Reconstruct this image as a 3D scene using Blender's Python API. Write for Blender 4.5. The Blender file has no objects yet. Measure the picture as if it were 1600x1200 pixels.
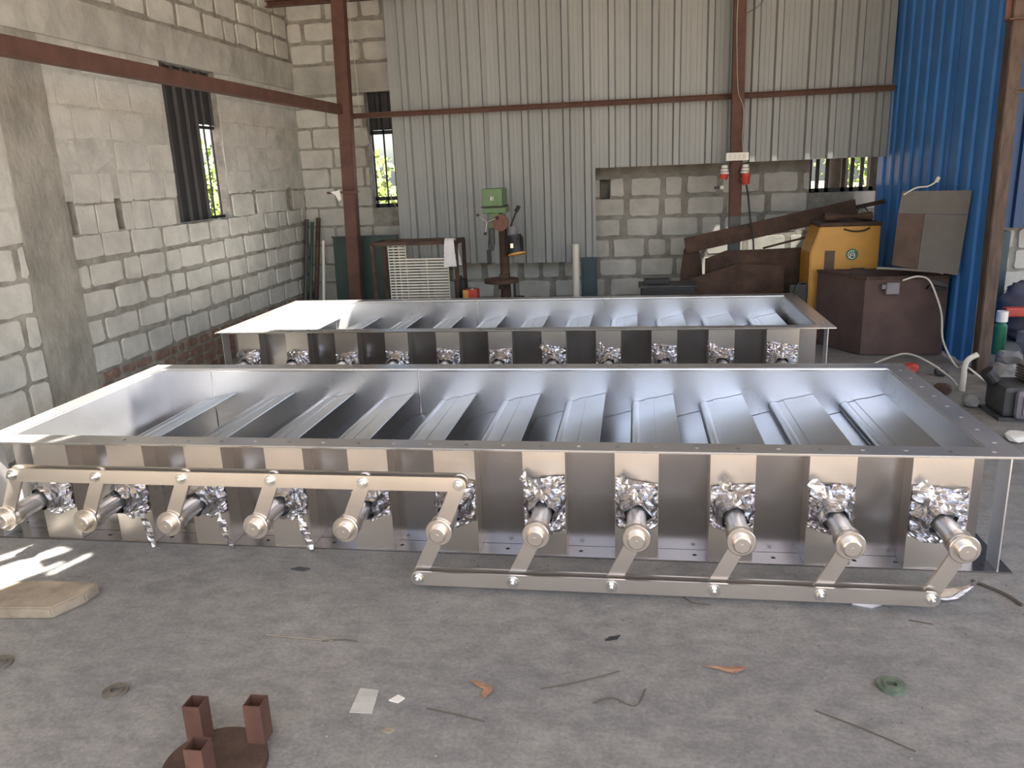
import bpy, bmesh, math, random
from mathutils import Vector, Matrix, noise
R_ = random.Random(7)
SC = bpy.context.scene
COL = SC.collection
PI = math.pi

# ------------------------------------------------------------------ camera
YAW, PIT, ROL, FPX, CH = .1615, .2636, -.0406, 1232.5, 1.5
fwd = Vector((-math.sin(YAW)*math.cos(PIT), math.cos(YAW)*math.cos(PIT), -math.sin(PIT)))
rt = Vector((math.cos(YAW), math.sin(YAW), 0))
up = rt.cross(fwd)
r2 = rt*math.cos(ROL) + up*math.sin(ROL)
u2 = -rt*math.sin(ROL) + up*math.cos(ROL)
cd = bpy.data.cameras.new('camera'); cam = bpy.data.objects.new('camera', cd); COL.objects.link(cam)
M4 = Matrix((r2, u2, -fwd)).transposed().to_4x4(); M4.translation = Vector((0, 0, CH))
cam.matrix_world = M4
cd.sensor_width = 36; cd.lens = FPX/1600*36; cd.clip_start = .05; cd.clip_end = 300
SC.camera = cam

# ------------------------------------------------------------------ world, sun, exposure
SUN = Vector((-.32, .60, -1.0)).normalized()          # the way the sunlight travels
w = bpy.data.worlds.new('sky'); SC.world = w; w.use_nodes = True
nt = w.node_tree; nt.nodes.clear()
wo = nt.nodes.new('ShaderNodeOutputWorld'); bg = nt.nodes.new('ShaderNodeBackground')
sky = nt.nodes.new('ShaderNodeTexSky'); sky.sky_type = 'NISHITA'; sky.sun_disc = False
sky.sun_elevation = math.asin(-SUN.z); sky.sun_rotation = math.atan2(-SUN.x, -SUN.y)
sky.dust_density = 3.0; sky.air_density = 1.0; sky.ozone_density = 1.0
nt.links.new(sky.outputs[0], bg.inputs[0]); bg.inputs[1].default_value = .34
nt.links.new(bg.outputs[0], wo.inputs[0])
sd = bpy.data.lights.new('sun', 'SUN'); sun = bpy.data.objects.new('sun', sd); COL.objects.link(sun)
sun.rotation_euler = SUN.to_track_quat('-Z', 'Y').to_euler(); sun.location = (0, -5, 9)
sd.energy = 30.0; sd.color = (1, .93, .82); sd.angle = math.radians(.4)
VS = SC.view_settings
VS.view_transform = 'Standard'; VS.look = 'None'; VS.gamma = 1; VS.use_curve_mapping = False
VS.exposure = 0.52

# ------------------------------------------------------------------ materials
def mat(name, col, rough=.6, metal=0.0, var=0.0, vscale=6.0, col2=None, bump=0.0, bscale=40.0, stretch=None, spec=None):
    m = bpy.data.materials.new(name); m.use_nodes = True
    n = m.node_tree.nodes; l = m.node_tree.links; p = n['Principled BSDF']
    p.inputs['Roughness'].default_value = rough; p.inputs['Metallic'].default_value = metal
    if spec is not None: p.inputs['Specular IOR Level'].default_value = spec
    c = tuple(col)+(1,)
    p.inputs['Base Color'].default_value = c
    tc = n.new('ShaderNodeTexCoord'); mp = n.new('ShaderNodeMapping')
    l.new(tc.outputs['Object'], mp.inputs[0])
    if stretch: mp.inputs['Scale'].default_value = stretch
    if var > 0 or col2:
        nz = n.new('ShaderNodeTexNoise'); nz.inputs['Scale'].default_value = vscale; nz.inputs['Detail'].default_value = 6
        nz.inputs['Roughness'].default_value = .6
        l.new(mp.outputs[0], nz.inputs['Vector'])
        rp = n.new('ShaderNodeValToRGB'); l.new(nz.outputs['Fac'], rp.inputs[0])
        rp.color_ramp.elements[0].position = .32 if metal < .5 else .12; rp.color_ramp.elements[1].position = .68 if metal < .5 else .88
        a = tuple(max(0, x*(1-var)) for x in col)+(1,)
        b = (tuple(col2)+(1,)) if col2 else tuple(min(1, x*(1+var)) for x in col)+(1,)
        rp.color_ramp.elements[0].color = a; rp.color_ramp.elements[1].color = b
        l.new(rp.outputs[0], p.inputs['Base Color'])
    if bump > 0:
        n2 = n.new('ShaderNodeTexNoise'); n2.inputs['Scale'].default_value = bscale; n2.inputs['Detail'].default_value = 5
        l.new(mp.outputs[0], n2.inputs['Vector'])
        bp = n.new('ShaderNodeBump'); bp.inputs['Strength'].default_value = bump; bp.inputs['Distance'].default_value = .01
        l.new(n2.outputs['Fac'], bp.inputs['Height']); l.new(bp.outputs[0], p.inputs['Normal'])
    return m

def steel(name, col, rlo, rhi, scale=3.0, stretch=(1, 1, 1), metal=1.0):
    m = mat(name, col, rlo, metal, .10, scale, stretch=stretch, bump=.05, bscale=5.0)
    n = m.node_tree.nodes; l = m.node_tree.links; p = n['Principled BSDF']
    mp = [x for x in n if x.type == 'MAPPING'][0]
    nz = n.new('ShaderNodeTexNoise'); nz.inputs['Scale'].default_value = 2.2; nz.inputs['Detail'].default_value = 3
    l.new(mp.outputs[0], nz.inputs['Vector'])
    mr = n.new('ShaderNodeMapRange'); mr.inputs[1].default_value = .2; mr.inputs[2].default_value = .8
    mr.inputs[3].default_value = rlo; mr.inputs[4].default_value = rhi
    l.new(nz.outputs['Fac'], mr.inputs[0]); l.new(mr.outputs[0], p.inputs['Roughness'])
    return m

M = {}
M['steel'] = steel('sheet_steel', (.72, .72, .735), .22, .42, metal=.88)
M['steel_shaded'] = steel('shaded_web_steel', (.36, .34, .33), .16, .30, metal=.97)  # dark reflections of the recesses put into the steel colour
M['steel_blade'] = steel('blade_steel', (.52, .55, .585), .28, .42, metal=.94)
M['steel_bar'] = steel('bar_steel', (.66, .61, .555), .26, .36, metal=.94)
M['bolt'] = mat('bolt_steel', (.72, .70, .66), .22, 1)
M['foil'] = mat('foil', (.62, .62, .65), .24, 1, bump=.35, bscale=30, stretch=(.5, 1, 3))
M['block'] = mat('block_face', (.45, .452, .42), .92, 0, .16, 5.0, bump=.35, bscale=45)
M['mortar'] = mat('mortar', (.25, .243, .215), .95, 0, .3, 9.0, bump=.8, bscale=30)
M['plaster'] = mat('rendered_joint', (.40, .40, .37), .95, 0, .18, 6.0, bump=.5, bscale=30)
M['pillar'] = mat('cast_concrete', (.25, .243, .215), .95, 0, .28, 2.5, bump=.9, bscale=14, stretch=(2, 2, 1.2))
M['band'] = mat('lintel_concrete', (.34, .34, .31), .95, 0, .22, 3.0, bump=.9, bscale=12)
M['redbrick'] = mat('red_brick', (.20, .135, .11), .95, 0, .35, 14.0)
M['roof'] = mat('roof_sheet', (.35, .35, .33), .7, .3)
M['greysheet'] = mat('grey_sheet', (.245, .262, .262), .5, .25, .10, 1.3, stretch=(2, 2, .5))
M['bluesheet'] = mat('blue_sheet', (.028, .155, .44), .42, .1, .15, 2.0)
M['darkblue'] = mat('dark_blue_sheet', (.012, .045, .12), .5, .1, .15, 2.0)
M['rust'] = mat('red_oxide_paint', (.095, .045, .033), .7, .1, .25, 8.0, bump=.2)
M['rustdark'] = mat('rusty_plate', (.075, .046, .034), .85, .2, .4, 6.0, bump=.5)
M['rustgrey'] = mat('worn_column_paint', (.085, .06, .048), .8, .1, .5, 5.0, bump=.4, stretch=(4, 4, .8))
M['lowergrey'] = mat('grey_paint', (.075, .08, .088), .6, 0, .15, 5)
M['crate'] = mat('crate_paint', (.088, .056, .05), .8, 0, .22, 5.0, bump=.2)
M['board'] = mat('board_grey', (.15, .143, .13), .85, 0, .15, 4.0, bump=.2)
M['boardbrown'] = mat('board_brown', (.11, .078, .062), .85, 0, .25, 5.0, bump=.2)
M['yellow'] = mat('welder_yellow', (.50, .26, .04), .45, 0, .10, 4)
M['green'] = mat('green_enamel', (.10, .18, .08), .45, 0, .2, 8)
M['logo'] = mat('logo_green', (.012, .13, .075), .4)
M['white'] = mat('white_plastic', (.72, .71, .66), .45)
M['cloth'] = mat('white_cloth', (.66, .66, .68), .9, 0, .08, 10)
M['black'] = mat('black_paint', (.018, .018, .02), .55, 0, .2, 10)
M['darkgrey'] = mat('dark_grey', (.05, .052, .055), .6, 0, .3, 8)
M['greenpanel'] = mat('dark_green_board', (.028, .055, .045), .5, 0, .25, 3)
M['orange'] = mat('orange_rim', (.55, .28, .07), .5)
M['redpaint'] = mat('red_paint', (.42, .05, .035), .5, 0, .15, 8)
M['motorgrey'] = mat('motor_grey', (.19, .18, .20), .6, 0, .25, 8)
M['pulley'] = mat('brown_red_casting', (.16, .075, .055), .7, 0, .2, 8)
M['sun_stripe'] = mat('sun_stripe_cream', (.92, .89, .78), .55)  # bright cream for the stripes of sunlight behind the table frame
M['pvc'] = mat('pvc_pipe', (.62, .61, .55), .4)
M['hose'] = mat('grey_hose', (.40, .38, .34), .55)
M['teal'] = mat('dark_teal_panel', (.03, .055, .065), .6, 0, .2, 5)
M['leaf'] = mat('leaves', (.16, .24, .05), .7, 0, .5, 3)
M['bark'] = mat('bark', (.12, .09, .06), .9, 0, .3, 6)
M['dirt'] = mat('yard_soil', (.30, .225, .165), .95, 0, .25, 1.2)
M['slabtop'] = mat('stone_slab', (.27, .23, .175), .9, 0, .25, 10, bump=.4)
M['paper'] = mat('pale_tile', (.42, .42, .40), .7, 0, .15, 12)
M['dryleaf'] = mat('dry_leaf', (.30, .17, .11), .8, 0, .3, 30)
M['twig'] = mat('twig', (.10, .08, .065), .9)
M['ironring'] = mat('dull_iron', (.16, .15, .13), .6, .4, .4, 20)
M['greenring'] = mat('verdigris_iron', (.13, .17, .13), .6, .3, .4, 20)
M['rubble'] = mat('grey_rubble', (.20, .20, .20), .9, 0, .35, 6, bump=.4)
M['purple'] = mat('faded_cloth', (.10, .095, .12), .9, 0, .3, 6)
M['bottle'] = mat('bottle_green', (.03, .16, .09), .3)
M['tan'] = mat('tan_putty', (.5, .42, .34), .8)

# concrete floor with patches, dust and worn streaks
def floor_mat():
    m = bpy.data.materials.new('concrete_floor'); m.use_nodes = True
    n = m.node_tree.nodes; l = m.node_tree.links; p = n['Principled BSDF']
    tc = n.new('ShaderNodeTexCoord')
    def nz(scale, detail, rough=.6, st=None):
        x = n.new('ShaderNodeTexNoise'); x.inputs['Scale'].default_value = scale; x.inputs['Detail'].default_value = detail
        x.inputs['Roughness'].default_value = rough
        if st:
            mp = n.new('ShaderNodeMapping'); mp.inputs['Scale'].default_value = st; l.new(tc.outputs['Object'], mp.inputs[0]); l.new(mp.outputs[0], x.inputs['Vector'])
        else: l.new(tc.outputs['Object'], x.inputs['Vector'])
        return x
    a = nz(1.1, 5); b = nz(9, 8, .7, (1, 1.5, 1)); c = nz(70, 4, .7)
    r1 = n.new('ShaderNodeValToRGB'); l.new(a.outputs['Fac'], r1.inputs[0])
    r1.color_ramp.elements[0].position = .35; r1.color_ramp.elements[1].position = .68
    r1.color_ramp.elements[0].color = (.185, .19, .197, 1); r1.color_ramp.elements[1].color = (.255, .255, .25, 1)
    r2 = n.new('ShaderNodeValToRGB'); l.new(b.outputs['Fac'], r2.inputs[0])
    r2.color_ramp.elements[0].position = .3; r2.color_ramp.elements[1].position = .75
    r2.color_ramp.elements[0].color = (.68, .68, .69, 1); r2.color_ramp.elements[1].color = (1.28, 1.26, 1.22, 1)
    r3 = n.new('ShaderNodeValToRGB'); l.new(c.outputs['Fac'], r3.inputs[0])
    r3.color_ramp.elements[0].position = .35; r3.color_ramp.elements[1].position = .72
    r3.color_ramp.elements[0].color = (.86, .86, .86, 1); r3.color_ramp.elements[1].color = (1.25, 1.24, 1.2, 1)
    m1 = n.new('ShaderNodeMixRGB'); m1.blend_type = 'MULTIPLY'; m1.inputs[0].default_value = 1
    m2 = n.new('ShaderNodeMixRGB'); m2.blend_type = 'MULTIPLY'; m2.inputs[0].default_value = 1
    l.new(r1.outputs[0], m1.inputs[1]); l.new(r2.outputs[0], m1.inputs[2])
    l.new(m1.outputs[0], m2.inputs[1]); l.new(r3.outputs[0], m2.inputs[2])
    l.new(m2.outputs[0], p.inputs['Base Color'])
    p.inputs['Roughness'].default_value = .62
    bp = n.new('ShaderNodeBump'); bp.inputs['Strength'].default_value = .35; bp.inputs['Distance'].default_value = .006
    l.new(c.outputs['Fac'], bp.inputs['Height']); l.new(bp.outputs[0], p.inputs['Normal'])
    return m
M['floor'] = floor_mat()

# ------------------------------------------------------------------ mesh helpers
def obj(name, bm, mats, parent=None, smooth=False, autosmooth=None):
    me = bpy.data.meshes.new(name)
    bmesh.ops.recalc_face_normals(bm, faces=bm.faces)
    bm.to_mesh(me); bm.free()
    for k in (mats if isinstance(mats, (list, tuple)) else [mats]):
        me.materials.append(M[k])
    if smooth:
        for f in me.polygons: f.use_smooth = True
    o = bpy.data.objects.new(name, me); COL.objects.link(o)
    if smooth and autosmooth is not None:
        me.set_sharp_from_angle(angle=math.radians(autosmooth))
    if parent: o.parent = parent
    return o
def tag(o, label=None, cat=None, group=None, kind=None):
    if label: o['label'] = label
    if cat: o['category'] = cat
    if group: o['group'] = group
    if kind: o['kind'] = kind
    return o
def empty(name, loc=(0, 0, 0), rz=0, **k):
    o = bpy.data.objects.new(name, None); COL.objects.link(o)
    o.location = loc; o.rotation_euler = (0, 0, rz); o.empty_display_size = .1
    tag(o, **k); return o
def B(): return bmesh.new()
def box(bm, x0, x1, y0, y1, z0, z1, mi=0, bev=0.0, mx=None):
    t = bmesh.new() if bev else bm
    vs = [t.verts.new((x, y, z)) for z in (z0, z1) for y in (y0, y1) for x in (x0, x1)]
    fs = [(0, 2, 3, 1), (4, 5, 7, 6), (0, 1, 5, 4), (2, 6, 7, 3), (0, 4, 6, 2), (1, 3, 7, 5)]
    out = []
    for f in fs:
        q = t.faces.new([vs[i] for i in f]); q.material_index = mi; out.append(q)
    if bev:
        bmesh.ops.bevel(t, geom=t.edges[:], offset=bev, segments=2, affect='EDGES', profile=.6)
        for f in t.faces: f.material_index = mi
        if mx: bmesh.ops.transform(t, matrix=mx, verts=t.verts)
        merge(bm, t)
    elif mx: bmesh.ops.transform(bm, matrix=mx, verts=vs)
def merge(bm, t):
    mp = {}
    for v in t.verts: mp[v] = bm.verts.new(v.co)
    for f in t.faces:
        try:
            q = bm.faces.new([mp[v] for v in f.verts]); q.material_index = f.material_index; q.smooth = f.smooth
        except ValueError: pass
    t.free()
def frame_of(d):
    d = d.normalized(); a = Vector((0, 0, 1)) if abs(d.z) < .95 else Vector((1, 0, 0))
    u = d.cross(a).normalized(); v = u.cross(d).normalized()
    return u, v
def cyl(bm, p, q, r, n=16, r1=None, mi=0, cap=True, hollow=None):
    p = Vector(p); q = Vector(q); u, v = frame_of(q-p); r1 = r if r1 is None else r1
    ring = lambda c, rr: [bm.verts.new(c + u*math.cos(2*PI*i/n)*rr + v*math.sin(2*PI*i/n)*rr) for i in range(n)]
    a = ring(p, r); b = ring(q, r1)
    for i in range(n):
        f = bm.faces.new((a[i], a[(i+1) % n], b[(i+1) % n], b[i])); f.material_index = mi
    if hollow:
        c = ring(p, hollow); d = ring(q, hollow)
        for i in range(n):
            j = (i+1) % n
            for quad in ((c[j], c[i], d[i], d[j]), (a[j], a[i], c[i], c[j]), (b[i], b[j], d[j], d[i])):
                bm.faces.new(quad).material_index = mi
    elif cap:
        bm.faces.new(a[::-1]).material_index = mi; bm.faces.new(b).material_index = mi
def tube(bm, pts, r, n=8, mi=0):
    pts = [Vector(p) for p in pts]; rings = []
    for i, p in enumerate(pts):
        d = (pts[min(i+1, len(pts)-1)] - pts[max(i-1, 0)])
        u, v = frame_of(d)
        rings.append([bm.verts.new(p + u*math.cos(2*PI*k/n)*r + v*math.sin(2*PI*k/n)*r) for k in range(n)])
    for a, b in zip(rings, rings[1:]):
        # keep rings untwisted
        k0 = min(range(n), key=lambda k: (a[0].co-b[k].co).length)
        for k in range(n):
            bm.faces.new((a[k], a[(k+1) % n], b[(k0+k+1) % n], b[(k0+k) % n])).material_index = mi
    bm.faces.new(rings[0][::-1]); bm.faces.new(rings[-1])
def spline(pts, seg=8):
    P = [Vector(p) for p in pts]; P = [P[0]]+P+[P[-1]]; out = []
    for i in range(1, len(P)-2):
        for s in range(seg):
            t = s/seg; a, b, c, d = P[i-1], P[i], P[i+1], P[i+2]
            out.append(.5*((2*b)+(-a+c)*t+(2*a-5*b+4*c-d)*t*t+(-a+3*b-3*c+d)*t**3))
    out.append(P[-1]); return out
def prism(bm, poly, axis, a0, a1, mi=0):
    """poly: list of 2d points; axis: 'x','y','z' extruded from a0 to a1"""
    def pt(p, a):
        return {'x': (a, p[0], p[1]), 'y': (p[0], a, p[1]), 'z': (p[0], p[1], a)}[axis]
    A = [bm.verts.new(pt(p, a0)) for p in poly]; Bv = [bm.verts.new(pt(p, a1)) for p in poly]
    n = len(poly)
    for i in range(n):
        bm.faces.new((A[i], A[(i+1) % n], Bv[(i+1) % n], Bv[i])).material_index = mi
    bm.faces.new(A[::-1]).material_index = mi; bm.faces.new(Bv).material_index = mi
def sqtube(bm, p, q, s, t=.003, mi=0):
    """open-ended square hollow section along p-q (axis aligned frame)"""
    p = Vector(p); q = Vector(q); u, v = frame_of(q-p); h = s/2
    def ring(c, e): return [bm.verts.new(c+u*a*e+v*b*e) for a, b in ((-1, -1), (1, -1), (1, 1), (-1, 1))]
    a, b, c, d = ring(p, h), ring(q, h), ring(p, h-t), ring(q, h-t)
    for i in range(4):
        j = (i+1) % 4
        for quad in ((a[i], a[j], b[j], b[i]), (c[j], c[i], d[i], d[j]), (a[j], a[i], c[i], c[j]), (b[i], b[j], d[j], d[i])):
            bm.faces.new(quad).material_index = mi

# ------------------------------------------------------------------ setting: ground, floor, walls, roof
bm = B(); box(bm, -60, 60, -60, 60, -.30, -.03); tag(obj('ground', bm, 'dirt'), kind='structure')
bm = B(); box(bm, -3.7, 6.0, .75, 8.4, -.12, 0); tag(obj('floor', bm, 'floor'), kind='structure')

XL, YB = -3.5, 8.2
def wall_core(place, u0, u1, z0, z1, th, holes, bm):
    """solid wall with holes=(u0,u1,z0,z1,depth or None for right through)"""
    us = sorted(set([u0, u1]+[h[0] for h in holes]+[h[1] for h in holes]))
    zs = sorted(set([z0, z1]+[h[2] for h in holes]+[h[3] for h in holes]))
    us = [x for x in us if u0 <= x <= u1]; zs = [x for x in zs if z0 <= x <= z1]
    def hole(u, z):
        for h in holes:
            if h[0] < u < h[1] and h[2] < z < h[3]: return h
    for a, b in zip(us, us[1:]):
        for c, d in zip(zs, zs[1:]):
            h = hole((a+b)/2, (c+d)/2)
            if h and h[4] is None: continue
            d0 = h[4] if h else 0
            P = [place(u, z, dd) for dd in (d0, th) for z in (c, d) for u in (a, b)]
            v = [bm.verts.new(p) for p in P]
            for f in ((0, 2, 3, 1), (4, 5, 7, 6), (0, 1, 5, 4), (2, 6, 7, 3), (0, 4, 6, 2), (1, 3, 7, 5)):
                bm.faces.new([v[i] for i in f]).material_index = 1
def block(bm, place, u0, u1, z0, z1, dep, mi, rnd, rad=.02, wob=.006):
    """one rough block face standing proud of the mortar"""
    w_, h_ = u1-u0, z1-z0
    if w_ < .03 or h_ < .03: return
    rad = min(rad, w_/3, h_/3); pts = []
    for cx, cz, a0 in ((u1-rad, z1-rad, 0), (u0+rad, z1-rad, 90), (u0+rad, z0+rad, 180), (u1-rad, z0+rad, 270)):
        for k in range(3):
            a = math.radians(a0+45*k); pts.append((cx+rad*math.cos(a), cz+rad*math.sin(a)))
    full = []
    for i, p in enumerate(pts):
        q = pts[(i+1) % len(pts)]; full.append(p)
        L = math.hypot(q[0]-p[0], q[1]-p[1])
        for s in range(1, max(1, int(L/.07))):
            t = s/max(1, int(L/.07)); full.append((p[0]+(q[0]-p[0])*t, p[1]+(q[1]-p[1])*t))
    full = [(a+rnd.uniform(-wob, wob), b+rnd.uniform(-wob, wob)) for a, b in full]
    cu, cz = (u0+u1)/2, (z0+z1)/2; n = len(full)
    dd = dep*rnd.uniform(.6, 1.2)
    base = [bm.verts.new(place(a, b, .002)) for a, b in full]
    topv = [bm.verts.new(place(cu+(a-cu)*.965, cz+(b-cz)*.94, -dd*rnd.uniform(.8, 1.1))) for a, b in full]
    for i in range(n):
        bm.faces.new((base[i], base[(i+1) % n], topv[(i+1) % n], topv[i])).material_index = mi
    bm.faces.new(topv).material_index = mi
def block_rows(bm, place, u0, u1, z0, z1, skips, rnd, L=.385, H=.2, jt=.022, jv=.03, dep=.010, mi=0, off0=0, wob=.006, rad=.02):
    z = z0; r = 0
    while z < z1-.03:
        zt = min(z+H, z1); u = u0-(L/2 if (r+off0) % 2 else 0)-rnd.uniform(0, .06)
        while u < u1:
            ln = L*rnd.uniform(.85, 1.08) if rnd.random() > .15 else L*.55
            a, b = max(u, u0)+jv/2*rnd.uniform(.5, 1.5), min(u+ln, u1)-jv/2*rnd.uniform(.5, 1.5)
            c, d = z+jt/2*rnd.uniform(.5, 1.5), zt-jt/2*rnd.uniform(.5, 1.5)
            parts = [(a, b)]
            for s in skips:
                if s[2] < d-.01 and s[3] > c+.01:
                    nn = []
                    for x, y in parts:
                        if s[0] >= y or s[1] <= x: nn.append((x, y)); continue
                        if s[0]-x > .05: nn.append((x, s[0]-.003))
                        if y-s[1] > .05: nn.append((s[1]+.003, y))
                    parts = nn
            for x, y in parts: block(bm, place, x, y, c, d, dep, mi, rnd, rad, wob)
            u += ln
        z += H; r += 1
def rough_strip(bm, place, u0, u1, z0, z1, dep, mi, rnd, st=.12):
    """cast concrete strip with a slightly uneven face"""
    nu = max(1, int((u1-u0)/st)); nz_ = max(1, int((z1-z0)/st)); g = []
    for i in range(nu+1):
        row = []
        for j in range(nz_+1):
            e = (i in (0, nu)) or (j in (0, nz_))
            row.append(bm.verts.new(place(u0+(u1-u0)*i/nu, z0+(z1-z0)*j/nz_, -(dep*rnd.uniform(.7, 1.2)))))
        g.append(row)
    for i in range(nu):
        for j in range(nz_):
            bm.faces.new((g[i][j], g[i+1][j], g[i+1][j+1], g[i][j+1])).material_index = mi
    edge = [r[0] for r in g]+[x for x in g[-1][1:]]+[r[-1] for r in g[-2::-1]]+[x for x in g[0][-2:0:-1]]
    low = []
    for v in edge:
        low.append(bm.verts.new(v.co))
    # skirt back to the wall plane
    for v, l_ in zip(edge, low):
        c = v.co.copy(); l_.co = c
    o0 = Vector(place(0, 0, 0)); o1 = Vector(place(0, 0, 1)); nrm = (o1-o0)
    for l_ in low: l_.co = l_.co+nrm*(dep*1.25)
    n = len(edge)
    for i in range(n): bm.faces.new((edge[i], edge[(i+1) % n], low[(i+1) % n], low[i])).material_index = mi

pl = lambda u, z, d: (XL-d, u, z)
pb = lambda u, z, d: (u, YB+d, z)
MW = ['block', 'mortar', 'pillar', 'band', 'plaster', 'redbrick']
WIN1 = (5.79, 6.60, 1.2, 2.39)
# left wall
rn = random.Random(3); bm = B()
notch = [(4.56, 4.62, 1.22, 1.42, .07), (5.02, 5.09, 1.22, 1.43, .07), (7.04, 7.09, 1.22, 1.42, .07), (7.80, 7.90, 1.20, 1.42, .1), (4.12, 4.19, 1.2, 1.44, .06)]
wall_core(pl, -2.2, 8.4, 0, 3.75, .10, [WIN1+(None,)]+notch, bm)
PIL = (4.13, 4.53, 0, 2.39)
sk = [WIN1, PIL]+[n_[:4] for n_ in notch]
block_rows(bm, pl, -2.2, 4.13, 0, 1.2, sk, rn, H=.2, jt=.02, jv=.035)
block_rows(bm, pl, 4.53, 8.2, .32, 1.22, sk, rn, H=.18, L=.36, jt=.03, jv=.035, dep=.014)
block_rows(bm, pl, 4.53, 8.2, 0, .32, sk, rn, H=.08, L=.2, mi=5)
rough_strip(bm, pl, 4.53, 8.19, 1.21, 1.2+.012, .003, 4, rn)
# upper part: joints rubbed nearly flush
for a, b in ((-2.2, 4.13), (4.53, 5.79), (6.60, 8.2)):
    rough_strip(bm, pl, a, b, 1.425 if a > 4.5 else 1.21, 2.39, .0060, 4, rn, .13)
block_rows(bm, pl, -2.2, 8.2, 1.2, 2.39, sk, rn, H=.2, jt=.010, jv=.012, dep=.0075, rad=.012, wob=.006)
rough_strip(bm, pl, PIL[0], PIL[1], 0, 2.39, .016, 2, rn, .07)
rough_strip(bm, pl, -2.2, 8.2, 2.39, 2.64, .030, 3, rn, .10)
block_rows(bm, pl, -2.2, 8.2, 2.66, 3.72, [], rn, H=.2, jt=.03, jv=.05, dep=.014)
tag(obj('wall_left', bm, MW), kind='structure')
# back wall
rn = random.Random(5); bm = B()
WIN2 = (-2.74, -2.05, 1.18, 2.33); WIN3 = (1.65, 2.42, 1.18, 2.2)
HOLE = (-.36, -.26, 1.19, 1.38)
wall_core(pb, -3.5, 6.0, 0, 3.75, .2, [WIN2+(None,), WIN3+(None,), HOLE+(.17,)], bm)
sk = [WIN2, WIN3, HOLE]
block_rows(bm, pb, -3.5, -2.30, 0, 2.31, sk, rn, H=.2, jt=.014, jv=.018, dep=.010)
block_rows(bm, pb, -2.3, 6.0, .0, 1.41, sk, rn, H=.2, jt=.026, jv=.05, dep=.012)
rough_strip(bm, pb, -3.5, 6.0, 2.33, 2.60, .022, 3, rn)
rough_strip(bm, pb, -.9, 1.65, 1.42, 1.60, .014, 2, rn)
block_rows(bm, pb, -3.5, 6.0, 2.62, 3.72, [], rn, H=.2, L=.42, jt=.03, jv=.035, dep=.012)
tag(obj('wall_back', bm, MW), kind='structure')

# unseen shed roof of thin sheet, its gaps added to shape the sun patches
ZR = 4.0
def hits(px, py, tz):                        # where the ray reaching (px,py,tz) crosses the roof plane
    t = (ZR-tz)/-SUN.z; return px-SUN.x*t, py-SUN.y*t
def inpoly(x, y, poly):
    c = False; n = len(poly)
    for i in range(n):
        x1, y1 = poly[i]; x2, y2 = poly[(i+1) % n]
        if (y1 > y) != (y2 > y) and x < (x2-x1)*(y-y1)/(y2-y1)+x1: c = not c
    return c
GAPS = []
GAPS.append([hits(*p) for p in ((-3.02, 2.80, .456), (-2.56, 2.80, .456), (-2.52, 3.3, .456), (-2.72, 3.75, .456), (-2.76, 4.3, .456), (-3.02, 4.3, .456))])
GAPS.append([hits(*p) for p in ((-2.50, 2.86, .456), (-2.46, 2.86, .456), (-2.38, 3.0, .456), (-2.42, 3.0, .456))])
GAPS.append([hits(*p) for p in ((-2.73, 4.27, .456), (-2.53, 4.27, .456), (-2.50, 4.36, .456), (-2.73, 4.36, .456))])
GAPS.append([hits(*p) for p in ((-3.04, 5.2, .456), (-2.62, 5.2, .456), (-2.52, 5.6, .40), (-2.45, 6.5, .40), (-2.36, 6.7, .456), (-3.04, 6.7, .456))])
for st in (((-2.72, 2.62), (-2.66, 2.62), (-2.50, 2.86), (-2.56, 2.86)), ((-2.66, 2.5), (-2.60, 2.47), (-2.40, 2.76), (-2.47, 2.79)),
           ((-2.70, 2.36), (-2.56, 2.30), (-2.38, 2.58), (-2.52, 2.68)), ((-2.50, 2.30), (-2.46, 2.28), (-2.36, 2.44), (-2.40, 2.46)),
           ((-2.36, 2.56), (-2.33, 2.55), (-2.27, 2.72), (-2.30, 2.74)), ((-2.42, 2.56), (-2.39, 2.56), (-2.34, 2.64), (-2.37, 2.66))):
    GAPS.append([hits(x, y, 0) for x, y in st])
GAPS.append([hits(x, 8.15, z) for x, z in ((.62, .40), (.62, .80), (1.45, .95), (1.75, .95), (2.15, .95), (2.15, .40))])
# the two wall patches are flat in y: open the roof by height instead
g = GAPS.pop(); xs = [p[0] for p in g]; ys = [p[1] for p in g]
GAPS.append([(xs[0], min(ys)), (xs[0], max(ys)), (xs[-1], max(ys)), (xs[-1], min(ys))])
x0r, x1r, y0r, y1r, st = -3.7, 6.3, -1.3, 8.4, .04
nx, ny = int(round((x1r-x0r)/st)), int(round((y1r-y0r)/st))
bm = B(); vc = {}
def rv(i, j):
    if (i, j) not in vc: vc[(i, j)] = bm.verts.new((x0r+i*st, y0r+j*st, ZR))
    return vc[(i, j)]
bbs = [(min(p[0] for p in q), max(p[0] for p in q), min(p[1] for p in q), max(p[1] for p in q), q) for q in GAPS]
for i in range(nx):
    for j in range(ny):
        cx, cy = x0r+(i+.5)*st, y0r+(j+.5)*st
        hit = [k for k, b in enumerate(bbs) if b[0]-st <= cx <= b[1]+st and b[2]-st <= cy <= b[3]+st]
        if hit:
            SB = 4; ss = st/SB
            for ii in range(SB):
                for jj in range(SB):
                    ax, ay = x0r+i*st+ii*ss, y0r+j*st+jj*ss
                    if any(inpoly(ax+ss/2, ay+ss/2, bbs[k][4]) and (k != len(bbs)-1 or (ii+jj) % 2) for k in hit): continue  # last gap left checkered to dim its sun patch
                    bm.faces.new([bm.verts.new((ax+a*ss, ay+c*ss, ZR)) for a, c in ((0, 0), (1, 0), (1, 1), (0, 1))])
            continue
        bm.faces.new((rv(i, j), rv(i+1, j), rv(i+1, j+1), rv(i, j+1)))
ex = bmesh.ops.extrude_face_region(bm, geom=bm.faces[:])
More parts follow.
